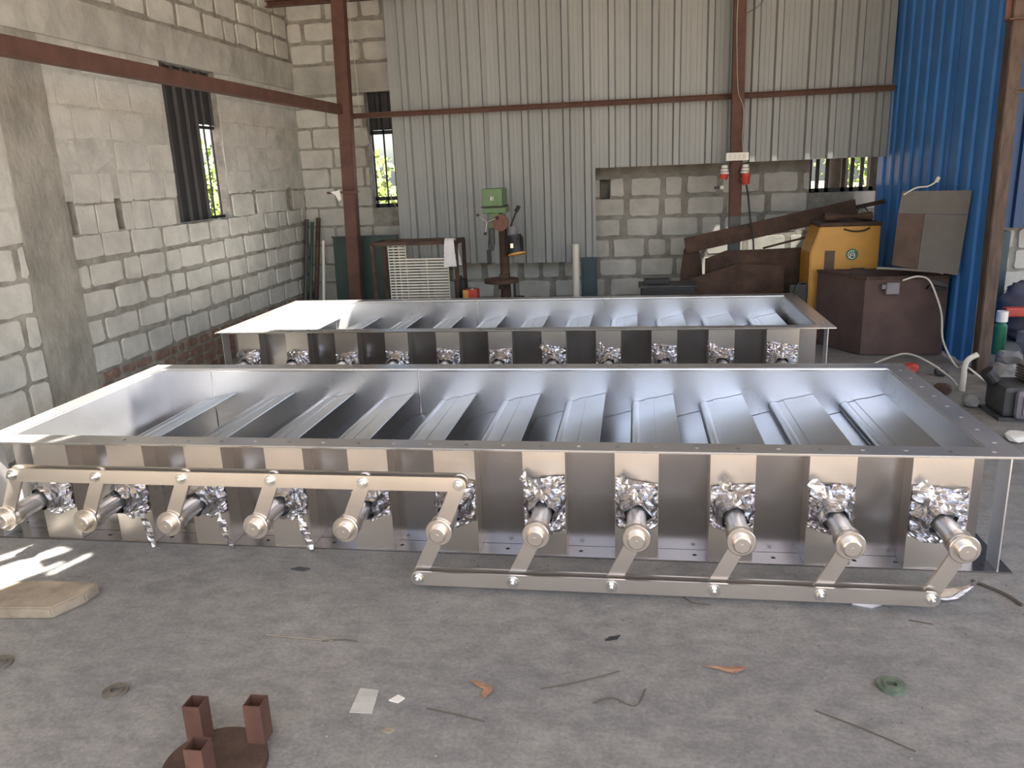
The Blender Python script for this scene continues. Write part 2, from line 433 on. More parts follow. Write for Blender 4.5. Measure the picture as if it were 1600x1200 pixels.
bmesh.ops.translate(bm, vec=(0, 0, .01), verts=[v for v in ex['geom'] if isinstance(v, bmesh.types.BMVert)])
tag(obj('ceiling_gobo', bm, 'roof'), kind='structure')

# windows: frames, bars and dark sheets
bm = B()
for y in (5.82, 5.98, 6.14, 6.30, 6.44, 6.56): box(bm, XL-.07, XL-.06, y-.007, y+.007, 1.2, 2.39)
for z in (1.22, 1.95, 2.37): box(bm, XL-.072, XL-.058, 5.79, 6.60, z-.012, z+.012)
tag(obj('window_1', bm, 'black'), kind='structure')
bm = B()
for x in (-2.72, -2.60, -2.50, -2.38, -2.24, -2.1): box(bm, x-.008, x+.008, YB+.10, YB+.115, 1.18, 2.33)
for z in (1.2, 1.27, 1.94, 2.31): box(bm, -2.74, -2.05, YB+.1, YB+.12, z-.02, z+.02)
tag(obj('window_2', bm, 'black'), kind='structure')
bm = B()
for x in (1.67, 1.74, 1.83, 1.98, 2.06, 2.15, 2.24, 2.32): box(bm, x-.018, x+.018, YB+.10, YB+.115, 1.18, 2.2)
for z in (1.2, 2.18): box(bm, 1.65, 2.42, YB+.1, YB+.12, z-.02, z+.02)
tag(obj('window_3', bm, 'black'), kind='structure')
# dark corrugated sheet filling most of window one
def corr(bm, p0, p1, zb, zt, pitch=.2, depth=.028, rib=.05, nrm=(0, -1, 0), mini=0, thick=.0015):
    """trapezoid profiled sheet between p0 and p1 (x,y); zb,zt functions or numbers"""
    p0 = Vector((p0[0], p0[1], 0)); p1 = Vector((p1[0], p1[1], 0)); L = (p1-p0).length; d = (p1-p0)/L; N = Vector(nrm)
    prof = []; s = 0
    while s < L:
        prof += [(s, 0), (s+pitch-rib-.03, 0), (s+pitch-rib-.015, 1), (s+pitch-.015, 1)]
        if mini:
            fl = pitch-rib-.03
            prof += [(s+fl*k, 0) for k in (.31, .33, .35)] + [(s+fl*k, 0) for k in (.64, .66, .68)]
        s += pitch
    prof = sorted(x for x in prof if x[0] <= L)+[(L, 0)]
    P = []
    for s_, h in prof:
        hh = h*depth
        if mini and h == 0:
            f = (s_ % pitch)/(pitch-rib-.03)
            if abs(f-.33) < .005 or abs(f-.66) < .005: hh = .0015
        P.append((s_, hh))
    zbf = zb if callable(zb) else (lambda s_: zb); ztf = zt if callable(zt) else (lambda s_: zt)
    for off in (0, thick):
        a = [bm.verts.new(p0+d*s_+N*(hh-off)+Vector((0, 0, zbf(s_)))) for s_, hh in P]
        b = [bm.verts.new(p0+d*s_+N*(hh-off)+Vector((0, 0, ztf(s_)))) for s_, hh in P]
        for i in range(len(P)-1): bm.faces.new((a[i], a[i+1], b[i+1], b[i]))
        if off: 
            for i in range(len(P)-1):
                bm.faces.new((A0[i], A0[i+1], a[i+1], a[i])); bm.faces.new((B0[i], B0[i+1], b[i+1], b[i]))
            bm.faces.new((A0[0], B0[0], b[0], a[0])); bm.faces.new((A0[-1], B0[-1], b[-1], a[-1]))
        A0, B0 = a, b
bm = B(); corr(bm, (XL-.045, 5.80), (XL-.045, 6.33), 1.205, 2.385, .14, .02, .04, (1, 0, 0))
tag(obj('shutter_sheet', bm, 'black'), 'black corrugated sheet standing in the left wall window opening', 'metal sheet')
bm = B(); corr(bm, (XL-.045, 6.34), (XL-.045, 6.595), 1.97, 2.385, .14, .015, .04, (1, 0, 0))
tag(obj('shutter_sheet', bm, 'black'), 'short dark sheet over the bright gap of the left wall window', 'metal sheet')
bm = B(); corr(bm, (-2.73, YB+.07), (-2.06, YB+.07), 1.96, 2.32, .14, .015, .04)
tag(obj('shutter_sheet', bm, 'black'), 'dark sheet across the top of the narrow back wall window beside the grey sheeting', 'metal sheet')

# ------------------------------------------------------------------ steel frame of the shed
def hbeam(name, p, q, wd, hd, m, **k):
    """two channel halves: box section with slight lips"""
    p = Vector(p); q = Vector(q); b_ = B(); u, v = frame_of(q-p)
    d = (q-p)
    prof = [(-wd/2, -hd/2), (wd/2, -hd/2), (wd/2, -hd/2+.008), (-wd/2+.008, -hd/2+.008), (-wd/2+.008, hd/2-.008), (wd/2, hd/2-.008), (wd/2, hd/2), (-wd/2, hd/2)]
    A = [b_.verts.new(p+u*a+v*c) for a, c in prof]; Bq = [b_.verts.new(q+u*a+v*c) for a, c in prof]
    for i in range(8): b_.faces.new((A[i], A[(i+1) % 8], Bq[(i+1) % 8], Bq[i]))
    b_.faces.new(A[::-1]); b_.faces.new(Bq)
    return tag(obj(name, b_, m), **k)
def rbox_col(name, x0, y0, xb, yb, z1, wx, wy, mats, split=None, **k):
    """box column leaning from (xb,yb) at floor to (x0,y0) at z1"""
    root = empty(name, (xb, yb, 0), **k)
    def seg(za, zb, nm, m):
        b_ = B(); fa, fb = za/z1, zb/z1
        pts = []
        for f, z in ((fa, za), (fb, zb)):
            cx, cy = (x0-xb)*f, (y0-yb)*f
            pts.append([(cx-wx/2, cy-wy/2, z), (cx+wx/2, cy-wy/2, z), (cx+wx/2, cy+wy/2, z), (cx-wx/2, cy+wy/2, z)])
        A = [b_.verts.new(p) for p in pts[0]]; C = [b_.verts.new(p) for p in pts[1]]
        for i in range(4): b_.faces.new((A[i], A[(i+1) % 4], C[(i+1) % 4], C[i]))
        b_.faces.new(A[::-1]); b_.faces.new(C)
        bmesh.ops.bevel(b_, geom=b_.edges[:], offset=.006, segments=2, affect='EDGES')
        return obj(nm, b_, m, root)
    if split:
        seg(0, split, 'lower_shaft', mats[1])['label'] = 'grey painted lower part'
        seg(split, z1, 'upper_shaft', mats[0])
    else: seg(0, z1, 'shaft', mats[0])
    b_ = B(); box(b_, -wx, wx, -wy, wy, 0, .012, bev=.002); obj('base_plate', b_, mats[0], root)
    return root
c1 = rbox_col('steel_column', -2.70, 7.65, -2.82, 7.65, 3.99, .125, .10, ['rust'], label='rust-red steel column in front of the left part of the grey sheeting', cat='column')
c2 = rbox_col('steel_column', .87, 7.62, .90, 7.62, 3.99, .105, .09, ['rust', 'lowergrey'], 1.02, label='rust-red column carrying the white socket board, grey painted near its foot', cat='column')
c3 = rbox_col('steel_column', 2.36, 5.86, 2.41, 5.86, 3.99, .085, .10, ['rustgrey'], label='worn brown steel column at the open edge of the blue sheeting', cat='column')
hbeam('steel_beam', (-2.80, 7.60, 2.13), (-2.80, -1.0, 2.13), .07, .085, 'rust', label='long rust-red beam running along the block wall to the left column', cat='beam')
hbeam('wall_rail', (-2.80, 7.73, 2.07), (2.23, 7.73, 2.07), .04, .05, 'rust', label='thin rust-red rail crossing the grey corrugated sheeting', cat='rail')
hbeam('steel_beam', (2.30, 5.80, 2.36), (5.2, 5.80, 2.42), .08, .14, 'rust', label='dark rusty beam at the top right corner beside the blue sheeting', cat='beam')
hbeam('wall_rail', (2.40, 5.82, 1.87), (5.2, 5.82, 2.0), .03, .03, 'rustgrey', label='thin rusty rail to the right of the worn brown column', cat='rail')
hbeam('steel_beam', (-3.5, 7.75, 3.12), (6, 7.75, 3.12), .06, .06, 'rust', label='rusty upper rail at the top edge of the grey sheeting', cat='rail')
# bracket and wires on left column
t = empty('rod_bracket', (-2.84, 7.58, 1.34), label='small rod bracket with a white piece standing for a sun patch on the left column', cat='bracket')
bm = B(); box(bm, -.15, .17, -.012, .012, .012, .034); obj('rod', bm, 'rust', t)
bm = B(); prism(bm, [(-.11, .03), (-.01, .045), (-.005, -.045), (-.03, -.06), (-.06, 0)], 'y', -.024, -.016); obj('sun_patch_piece', bm, 'white', t)  # white piece added in place of a sun patch on the bracket
bm = B(); tube(bm, spline([(-2.62, 7.6, 3.1), (-2.60, 7.6, 2.4), (-2.61, 7.62, 2.14)]), .003, 5)
tag(obj('tie_wire', bm, 'hose'), 'thin pale wire hanging beside the left column above the rail', 'wire')
bm = B(); tube(bm, spline([(-2.66, 7.7, 2.05), (-2.58, 7.9, 1.7), (-2.50, 8.05, 1.3), (-2.42, 8.05, 1.15)]), .003, 5)
tag(obj('cord', bm, 'hose'), 'thin slack cord running down across the narrow back window', 'wire')

# grey sheeting
zl = .60
edges = [-2.36, -1.40, -.385]
lab = ['grey corrugated wall sheet, leftmost and long, beside the narrow window', 'long grey corrugated wall sheet behind the drill press',
       'short grey corrugated wall sheet just right of the low step', 'short grey corrugated wall sheet behind the column with the sockets',
       'grey corrugated wall sheet ending at the blue sheeting, above the barred window']
for i in range(2):
    bm = B(); corr(bm, (edges[i], 7.84-.003*i), (edges[i+1]-.002, 7.84-.003*i), (lambda s_: zl+.02 if s_ > .5 else zl) if i == 0 else zl+.01, 3.3, .197, .032, .05, mini=1)
    tag(obj('corrugated_sheet', bm, 'greysheet'), lab[i], 'metal sheet', 'grey corrugated wall sheets')
for i, (a, b) in enumerate(((-.385, .5), (.5, 1.38), (1.38, 2.225))):
    bm = B(); corr(bm, (a, 7.835-.003*i), (b, 7.835-.003*i), 1.495, 3.3, .197, .032, .045, mini=1)
    tag(obj('corrugated_sheet', bm, 'greysheet'), lab[2+i], 'metal sheet', 'grey corrugated wall sheets')
# blue sheeting, side partition
def bl(t_): return (2.385+(2.245-2.385)*t_, 5.97+(7.8-5.97)*t_)
n_ = Vector((-1, -.0765, 0)).normalized()
bm = B(); corr(bm, bl(0), bl(.36), .02, 2.95, .19, .016, .06, n_)
tag(obj('corrugated_sheet', bm, 'bluesheet'), 'bright blue corrugated sheet at the near edge beside the worn column', 'metal sheet')
bm = B(); corr(bm, (bl(.36)[0]-.004, bl(.36)[1]), (bl(1.14)[0]-.004, bl(1.14)[1]), .02, 3.0, .19, .016, .06, n_)
tag(obj('corrugated_sheet', bm, 'bluesheet'), 'wide blue corrugated sheet between the grey sheeting and the bright near one', 'metal sheet')
# beyond the column
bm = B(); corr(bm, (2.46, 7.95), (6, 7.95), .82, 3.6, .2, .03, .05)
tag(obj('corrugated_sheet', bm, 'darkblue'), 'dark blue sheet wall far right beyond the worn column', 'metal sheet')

# ------------------------------------------------------------------ the dampers
def flange_strip(bm, x0, x1, y0, y1, z, th, holes):
    """flat bar in XY with round bolt holes at holes=[(x,y)]; long axis either way"""
    alongx = (x1-x0) > (y1-y0); r = .009
    L0, L1 = (x0, x1) if alongx else (y0, y1)
    hs = sorted(h[0] if alongx else h[1] for h in holes)
    cuts = [L0]+[(a+b)/2 for a, b in zip(hs, hs[1:])]+[L1]
    if not hs: cuts = [L0, L1]
    W0, W1 = (y0, y1) if alongx else (x0, x1); wc = (W0+W1)/2
    P = lambda a, b, zz: (a, b, zz) if alongx else (b, a, zz)
    for i, h in enumerate(hs):
        a, b = cuts[i], cuts[i+1]
        for zz in (z, z-th):
            n = 12; ring = [bm.verts.new(P(h+r*math.cos(2*PI*(k+.5)/n), wc+r*math.sin(2*PI*(k+.5)/n), zz)) for k in range(n)]
            c = [bm.verts.new(P(*q, zz)) for q in ((b, W1), (a, W1), (a, W0), (b, W0))]
            # fan quadrants: k indices 0..2 | 3..5 | 6..8 | 9..11
            for q in range(4):
                ks = [(3*q+k) % n for k in range(3)]
                bm.faces.new([c[q], ring[ks[2]], ring[ks[1]], ring[ks[0]]])
                bm.faces.new([c[q], c[(q+1) % 4], ring[(ks[2]+1) % n], ring[ks[2]]])
            if zz == z: top = ring
            else:
                for k in range(n): bm.faces.new((top[k], top[(k+1) % n], ring[(k+1) % n], ring[k]))
    for q in (((L0, W0), (L1, W0)), ((L1, W0), (L1, W1)), ((L1, W1), (L0, W1)), ((L0, W1), (L0, W0))):
        v = [bm.verts.new(P(*q[0], z)), bm.verts.new(P(*q[1], z)), bm.verts.new(P(*q[1], z-th)), bm.verts.new(P(*q[0], z-th))]
        bm.faces.new(v)
    if not hs:
        box(bm, x0, x1, y0, y1, z-th, z)
def crumple(bm, fn, nu, nv, amp, rnd, closed=False):
    """grid surface fn(u,v)->(point, normal) pushed about to look like creased foil"""
    off = Vector((rnd.uniform(0, 50), rnd.uniform(0, 50), rnd.uniform(0, 50))); g = []
    for i in range(nu+1):
        row = []
        for j in range(nv+1):
            if closed and j == nv: row.append(row[0]); continue
            p, nn = fn(i/nu, j/nv); p = Vector(p)
            k = abs(noise.noise(Vector((p.x*16, p.y*22, p.z*55))+off))*1.5+abs(noise.noise(Vector((p.x*40, p.y*50, p.z*110))+off))*.7+rnd.uniform(-.10, .10)
            row.append(bm.verts.new(p+Vector(nn)*amp*k))
        g.append(row)
    for i in range(nu):
        for j in range(nv):
            a, b, c, d = g[i][j], g[i+1][j], g[i+1][j+1], g[i][j+1]
            if rnd.random() < .5: bm.faces.new((a, b, c)); bm.faces.new((a, c, d))
            else: bm.faces.new((a, b, d)); bm.faces.new((b, c, d))
H = .456
def damper(x0, x1, y0, y1, first, pitch, linked, label, seed):
    rnd = random.Random(seed)
    root = empty('louvre_damper', ((x0+x1)/2, (y0+y1)/2, 0), label=label, cat='damper')
    ox, oy = (x0+x1)/2, (y0+y1)/2
    def ob(nm, b_, m, par=None, **k):
        if par is None:
            bmesh.ops.translate(b_, vec=(-ox, -oy, 0), verts=b_.verts); par = root
        else: bmesh.ops.translate(b_, vec=(-ox, -oy, 0), verts=b_.verts)
        return obj(nm, b_, m, par, **k)
    F = .10; X0, X1, Y0, Y1 = x0+F, x1-F, y0+F, y1-F
    # flanges top and bottom, each side a bar
    nh = int((x1-x0)/.15)
    hx = [x0+.09+i*(x1-x0-.18)/(nh-1) for i in range(nh)]
    ny_ = int((y1-y0-.2)/.14); hy = [y0+F+.05+i*(y1-y0-2*F-.1)/(ny_-1) for i in range(ny_)]
    for zt, nm in ((H, 'top_flange'), (.007, 'bottom_flange')):
        b_ = B()
        flange_strip(b_, x0, x1, y0, y0+F, zt, .007, [(x, 0) for x in hx])
        flange_strip(b_, x0, x1, y1-F, y1, zt, .007, [(x, 0) for x in hx])
        flange_strip(b_, x0, x0+F, y0+F, y1-F, zt, .007, [(0, y) for y in hy])
        flange_strip(b_, x1-F, x1, y0+F, y1-F, zt, .007, [(0, y) for y in hy])
        ob(nm, b_, 'steel' if nm == 'top_flange' else 'steel_shaded')  # bottom flange takes the darker colour for its dark reflection
    # webs
    for a in ((X0, X1, Y0, Y0+.005), (X0, X1, Y1-.005, Y1), (X0, X0+.005, Y0+.005, Y1-.005), (X1-.005, X1, Y0+.005, Y1-.005)):
        b_ = B(); box(b_, a[0], a[1], a[2], a[3], .007, H-.007); ob('side_plate', b_, 'steel')
    for yy in (Y0-.004, Y1+.001):
        b_ = B(); box(b_, X0, X1, yy, yy+.003, .008, H-.008); ob('web_shade_panel', b_, 'steel_shaded')['label'] = 'recessed web behind the bearing boxes, its shade put into the colour'
    # weld seams on the far inner face
    for sx in (X0+.30, X0+(X1-X0)*.385):
        b_ = B(); cyl(b_, (sx, Y1-.006, .01), (sx, Y1-.006, H-.002), .0035, 6); ob('weld_seam', b_, 'bolt')
    b_ = B(); box(b_, X0, X1, Y1-.012, Y1-.005, H-.014, H-.0075); ob('fold_highlight', b_, 'bolt')  # bright strip added as the highlight along the folded flange edge
    b_ = B(); box(b_, x0+.01, x1-.01, y0-.0015, y0, H-.0075, H-.0005); ob('edge_highlight', b_, 'bolt')  # bright strip added as the reflection on the front flange edge
    # corner gussets
    for gx in (x0+.048, x1-.052):
        for yy in ((y0+.004, Y0), (Y1, y1-.004)):
            b_ = B(); box(b_, gx, gx+.005, yy[0], yy[1], .007, H-.007); ob('gusset', b_, 'steel')
    # blade bearings: channel boxes, blades, shafts, foil
    zs = .245; tips = []
    for i in range(11):
        sx = first+i*pitch
        b_ = B(); wl, wr = .083, (.12 if i == 10 else .083); ya, yb_ = y0+.006, Y0
        box(b_, sx-wl, sx+wr, ya, ya+.004, .008, H-.008)
        box(b_, sx-wl, sx-wl+.004, ya+.004, yb_, .008, H-.008); box(b_, sx+wr-.004, sx+wr, ya+.004, yb_, .008, H-.008)
        ob('bearing_box', b_, 'steel_bar')
        b_ = B(); wl = .083
        box(b_, sx-wl, sx+wl, y1-.010, y1-.006, .008, H-.008)
        box(b_, sx-wl, sx-wl+.004, Y1, y1-.010, .008, H-.008); box(b_, sx+wl-.004, sx+wl, Y1, y1-.010, .008, H-.008)
        ob('bearing_box', b_, 'steel_bar')
        # blade
        th = math.radians(19.5+rnd.uniform(-.6, .6)); c, s = math.cos(th), math.sin(th); yA, yB2 = Y0+.012, Y1-.012
        b_ = B()
        def plate(a, b, o1, o2, tk):
            pts = [(sx+c*a-s*o1, zs+s*a+c*o1), (sx+c*b-s*o2, zs+s*b+c*o2), (sx+c*b-s*(o2-tk), zs+s*b+c*(o2-tk)), (sx+c*a-s*(o1-tk), zs+s*a+c*(o1-tk))]
            prism(b_, pts, 'y', yA, yB2)
        plate(.0, .205, .024, .004, .006)
        plate(-.205, -.0, -.004, -.018, .006)
        plate(.055, .10, .0225, .0175, .0035)
        bl_ = ob('blade', b_, 'steel_blade')
        b_ = B(); cyl(b_, (sx, yA-.004, zs+.003), (sx, yB2+.004, zs+.003), .028, 24); ob('blade_tube', b_, 'steel_blade', bl_, smooth=True, autosmooth=40)
        # shaft out of the front
        yf = y0-(.29 if linked else .20)
        b_ = B(); cyl(b_, (sx, y0+.02, zs-.01), (sx, yf, zs-.01), .037, 28)
        sh = ob('shaft', b_, 'steel', smooth=True, autosmooth=40)
        zc = zs-.01
        if linked:
            b_ = B(); cyl(b_, (sx, yf+.008, zc), (sx, yf, zc), .050, 32); cyl(b_, (sx, yf, zc), (sx, yf-.003, zc), .050, 32, r1=.047)
            cyl(b_, (sx, yf-.003, zc), (sx, yf-.022, zc), .031, 28); cyl(b_, (sx, yf-.022, zc), (sx, yf-.026, zc), .031, 28, r1=.026)
            cyl(b_, (sx, yf-.026, zc), (sx, yf-.0275, zc), .006, 10)
            cyl(b_, (sx, yf+.060, zc), (sx, yf+.032, zc), .046, 24)
            ob('shaft_cap', b_, 'steel_bar', sh, smooth=True, autosmooth=35)
            def arm(dx, dz):
                b2 = B(); L = math.hypot(dx, dz); ux, uz = dx/L, dz/L; px_, pz = -uz, ux; hw = .027; pts = []
                for k in range(9):
                    a = PI/2+PI*k/8; pts.append((sx+hw*(math.cos(a)*ux+math.sin(a)*px_), zc+hw*(math.cos(a)*uz+math.sin(a)*pz)))
                for k in range(9):
                    a = -PI/2+PI*k/8; pts.append((sx+dx+hw*(math.cos(a)*ux+math.sin(a)*px_), zc+dz+hw*(math.cos(a)*uz+math.sin(a)*pz)))
                prism(b2, pts, 'y', yf+.010, yf+.022); ob('crank_arm', b2, 'steel_bar', sh)
                tips.append((sx+dx, zc+dz, dz > 0))
            if i <= 5: arm(.088, .195)
            if i >= 5: arm(-.088, -.182)
        # foil: crumpled packing on the box face and a collar round the shaft
        b_ = B(); lo, hi = (.115, .345) if i > 5 else (.125, .32)
        lo += rnd.uniform(-.02, .02); hi += rnd.uniform(-.02, .015); sl = rnd.uniform(-.02, .03)
        wl2, wr2 = .080, (.112 if i == 10 else .080)
        def fp(u, v):
            e = min(u, 1-u, v, 1-v)*6; e = min(1, e)
            a = (u-.5)*2
            zz = lo+(hi-lo)*v+sl*(1-u)*v-abs(a)*.03*(1-v)*-1
            return (sx-wl2+(wl2+wr2)*u, y0+.005-.016*e, zz), (0, -1, 0)
        crumple(b_, fp, 16, 26, .022, rnd)
        def fc(u, v):
            an = 2*PI*v; r = .040+.034*(1-u)**1.2+.005*math.sin(5*an+i)
            return (sx+r*math.cos(an), y0+.0-.105*u, zc+r*math.sin(an)), (math.cos(an), 0, math.sin(an))
        crumple(b_, fc, 9, 22, .014, rnd, True)
        ob('foil_wrap', b_, 'foil', sh)
        if i in (0, 1) or i > 5:
            b_ = B(); pa = Vector((sx-.082+.02*(i%3), y0-.018, .36 if i > 5 else .31)); pb_ = Vector((sx+.015, y0-.09, zc+.052)); w2 = .022
            def fs(u, v):
                p = pa.lerp(pb_, u)+Vector((.5, .0, .6)).normalized()*(v-.5)*w2*2*(1-.4*u); return p, (0, -1, .2)
            crumple(b_, fs, 9, 3, .012, rnd); ob('foil_strip', b_, 'foil', sh)
        if linked and i in (1, 2, 3):
            b_ = B(); pa = Vector((sx+.06, y0-.03, .17)); pb_ = Vector((sx+.10, y0-.035, -.0+.005))
            def fs2(u, v):
                p = pa.lerp(pb_, u)+Vector((1, 0, .1))*(v-.5)*(.016+.022*math.sin(PI*u)); return p, (0, -1, 0)
            crumple(b_, fs2, 10, 3, .010, rnd); ob('hanging_foil', b_, 'foil', sh)
    if linked:
        yf = y0-.29
        for top in (True, False):
            tp = sorted([t_ for t_ in tips if t_[2] == top]); xa, xb = tp[0][0], tp[-1][0]; zz = tp[0][1]
            bar = None
            for yo, dz_ in ((yf-.004, 0), (yf+.026, .004)):
                b_ = B(); hw = .027; pts = []
                for k in range(9):
                    a = PI/2+PI*k/8; pts.append((xa+hw*math.cos(a), zz+dz_+hw*math.sin(a)))
                for k in range(9):
                    a = -PI/2+PI*k/8; pts.append((xb+hw*math.cos(a), zz+dz_+hw*math.sin(a)))
                prism(b_, pts, 'y', yo-.008, yo)
                q = ob('linkage_bar', b_, 'steel_bar')
                if bar is None: bar = q
            for x, z, _ in tp:
                b_ = B(); cyl(b_, (x, yf-.012, z), (x, yf-.015, z), .022, 18); cyl(b_, (x, yf-.015, z), (x, yf-.026, z), .015, 6)
                cyl(b_, (x, yf-.026, z), (x, yf-.036, z), .007, 10)
                ob('pin_bolt', b_, 'bolt', bar)
    return root
damper(-2.849, 1.366, 2.852, 4.244, -2.496, .357, True, 'nearest long steel louvre damper with crank arms and linkage bars facing the viewer', 11)
damper(-3.005, 1.264, 5.198, 6.627, -2.755, .3675, False, 'farther long steel louvre damper lying behind the cranked one, no linkage', 23)

# ------------------------------------------------------------------ back of the shed, left
t = empty('green_board', (-2.78, 7.86, 0), label='dark green flat board standing behind the left column', cat='board')
t.rotation_euler = (math.radians(-3), 0, 0)
bm = B(); box(bm, -.32, .36, -.02, .0, .0, .90, bev=.003); obj('panel', bm, 'greenpanel', t)
bm = B(); box(bm, -.33, .37, -.025, .005, .90, .92); box(bm, .355, .375, -.026, .004, 0, .9); obj('edge_trim', bm, 'darkgrey', t)
for k, (x, zt, r, m, la) in enumerate(((-3.43, 1.09, .022, 'darkgrey', 'dark steel pipe leaning in the back left corner, nearest the block wall'),
                                   (-3.37, 1.06, .016, 'greenpanel', 'thin dark green rod leaning in the back left corner'),
                                   (-3.30, 1.10, .024, 'rustdark', 'short brown pipe leaning in the back left corner, top of the bundle'),
                                   (-3.20, .88, .016, 'pvc', 'pale grey pipe leaning against the left end of the green board'))):
    bm = B(); p = Vector((x+.01, 7.70-.02*k, .003)); q = Vector((x, 8.05 if k < 3 else 7.88, zt))
    cyl(bm, p, q, r, 12, hollow=r*.8); tag(obj('leaning_pipe', bm, m, smooth=True, autosmooth=40), la, 'pipe', 'pipes in the back left corner')
# steel table frame
t = empty('table_frame', (-2.05, 7.38, 0), label='bare dark steel table frame with a cloth on its right corner', cat='frame')
for (a, b) in (((-.40, -.17, .885), (.40, -.17, .885)), ((-.40, .17, .885), (.40, .17, .885)), ((-.40, -.17, .885), (-.40, .17, .885)), ((.40, -.17, .885), (.40, .17, .885))):
    bm = B(); sqtube(bm, a, b, .032); obj('top_rail', bm, 'rustdark', t)
for x in (-.40, .40):
    for y in (-.17, .17):
        bm = B(); sqtube(bm, (x, y, 0), (x, y, .885), .032); obj('leg', bm, 'rustdark', t)
# stripes of sunlight on the wall, built as bright cream bars
t = empty('sun_stripes', (-2.15, 7.70, 0), label='stripes of sunlight behind the steel table frame, built as cream bars', cat='light stripes')
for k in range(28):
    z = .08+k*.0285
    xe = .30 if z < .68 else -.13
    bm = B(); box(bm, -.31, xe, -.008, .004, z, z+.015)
    if k < 29: obj('sun_stripe', bm, 'sun_stripe', t)
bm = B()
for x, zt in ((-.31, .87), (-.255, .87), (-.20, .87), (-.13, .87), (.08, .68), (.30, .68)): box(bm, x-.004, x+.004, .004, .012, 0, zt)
obj('sun_stripe_upright', bm, 'sun_stripe', t)
# cloth draped over the frame corner
bm = B(); rr = random.Random(4)
def fcl(u, v):
    ang = (u-.5)*2
    x = -1.70+(v-.5)*.085*(1+.4*abs(ang))+.03*max(0, ang)
    y = 7.21+(-.042 if ang < 0 else .042)*min(1, abs(ang)*5)
    z = .925-.28*max(0, abs(ang)-.08)
    return (x, y, z), (0, -1 if ang < 0 else 1, 0)
crumple(bm, fcl, 22, 8, .014, rr)
tag(obj('cloth_rag', bm, 'cloth', smooth=True), 'white rag draped over the right corner of the steel table frame', 'cloth')
# red tin & black box beside frame
t = empty('metal_tin', (-1.52, 7.2, 0), label='red tin standing between the table frame and the drill press', cat='tin')
bm = B(); box(bm, -.065, .065, -.06, .06, 0, .45, bev=.006); obj('body', bm, 'redpaint', t)
bm = B(); box(bm, -.07, -.02, -.064, -.06, .36, .45); obj('paper_label', bm, 'orange', t)
bm = B(); cyl(bm, (0, 0, .45), (0, 0, .462), .035, 16); obj('lid', bm, 'bolt', t)
t = empty('black_canister', (-1.66, 7.33, 0), label='black canister behind the red tin, on the right leg of the frame', cat='canister')
bm = B(); box(bm, -.04, .06, -.05, .05, 0, .53, bev=.01); obj('body', bm, 'black', t)
bm = B(); cyl(bm, (.01, 0, .53), (.01, 0, .56), .02, 12); obj('cap', bm, 'black', t)

# drill press
t = empty('drill_press', (-1.22, 7.3, 0), label='green and brown pillar drill press in front of the grey sheeting', cat='drill press')
bm = B(); box(bm, -.17, .17, -.15, .2, 0, .05, bev=.01); obj('base', bm, 'darkgrey', t)
bm = B(); cyl(bm, (0, .05, .04), (0, .05, .50), .055, 20, r1=.048); cyl(bm, (0, .05, .5), (0, .05, 1.08), .045, 20); obj('column', bm, 'rustdark', t, smooth=True, autosmooth=40)
bm = B(); cyl(bm, (-.02, -.05, .50), (-.02, -.05, .535), .16, 28); box(bm, -.05, .04, -.02, .11, .47, .57, bev=.01); cyl(bm, (-.02, -.05, .5), (-.02, -.05, .44), .03, 12)
obj('table', bm, 'rustdark', t, smooth=True, autosmooth=35)
bm = B(); cyl(bm, (.10, -.0, .50), (.10, -.04, .50), .012, 8); box(bm, .09, .11, -.05, -.04, .36, .51); cyl(bm, (.1, -.045, .365), (.19, -.045, .365), .008, 8); obj('table_crank', bm, 'black', t)
bm = B(); box(bm, -.155, .03, -.13, .16, 1.195, 1.355, bev=.010); hd = obj('belt_cover', bm, 'green', t)
bm = B(); box(bm, -.165, .04, -.14, .17, 1.190, 1.200); obj('cover_rim', bm, 'black', hd)
bm = B(); box(bm, -.075, -.065, -.134, -.13, 1.25, 1.285); box(bm, -.055, -.05, -.134, -.13, 1.25, 1.285); obj('cover_latch', bm, 'white', hd)
bm = B(); box(bm, -.16, .055, -.11, .12, 1.135, 1.188, bev=.008); box(bm, -.10, -.01, -.10, .10, 1.0, 1.14, bev=.015); obj('head', bm, 'green', t)
bm = B(); cyl(bm, (.0, -.12, 1.05), (.0, -.09, 1.05), .075, 28); cyl(bm, (0, -.135, 1.05), (0, -.12, 1.05), .025, 16); obj('pulley', bm, 'pulley', t, smooth=True, autosmooth=40)
bm = B(); cyl(bm, (-.085, -.09, 1.0), (-.085, -.09, .86), .028, 16); cyl(bm, (-.085, -.09, .86), (-.085, -.09, .80), .022, 14, r1=.012); obj('quill', bm, 'darkgrey', t, smooth=True, autosmooth=40)
for a in (20, 140, 260):
    ca, sa = math.cos(math.radians(a)), math.sin(math.radians(a))
    bm = B(); cyl(bm, (-.12, -.13, 1.06), (-.12+.0+.10*ca, -.13, 1.06+.10*sa), .005, 8); 
    h_ = obj('feed_handle', bm, 'bolt', t)
    bm = B(); cyl(bm, (-.12+.09*ca, -.13, 1.06+.09*sa), (-.12+.115*ca, -.13, 1.06+.115*sa), .012, 10); obj('knob', bm, 'black', h_)
bm = B(); tube(bm, spline([(.07, -.02, .98), (.11, -.02, 1.08), (.15, -.02, 1.16)]), .008, 8); cyl(bm, (.135, -.02, 1.14), (.165, -.02, 1.19), .018, 10); obj('shift_lever', bm, 'black', t)
bm = B(); tube(bm, spline([(-.10, -.10, .98), (-.115, -.1, .86), (-.11, -.1, .80)]), .006, 6); box(bm, -.135, -.095, -.12, -.09, .68, .81, bev=.008); obj('pendant_switch', bm, 'black', t)
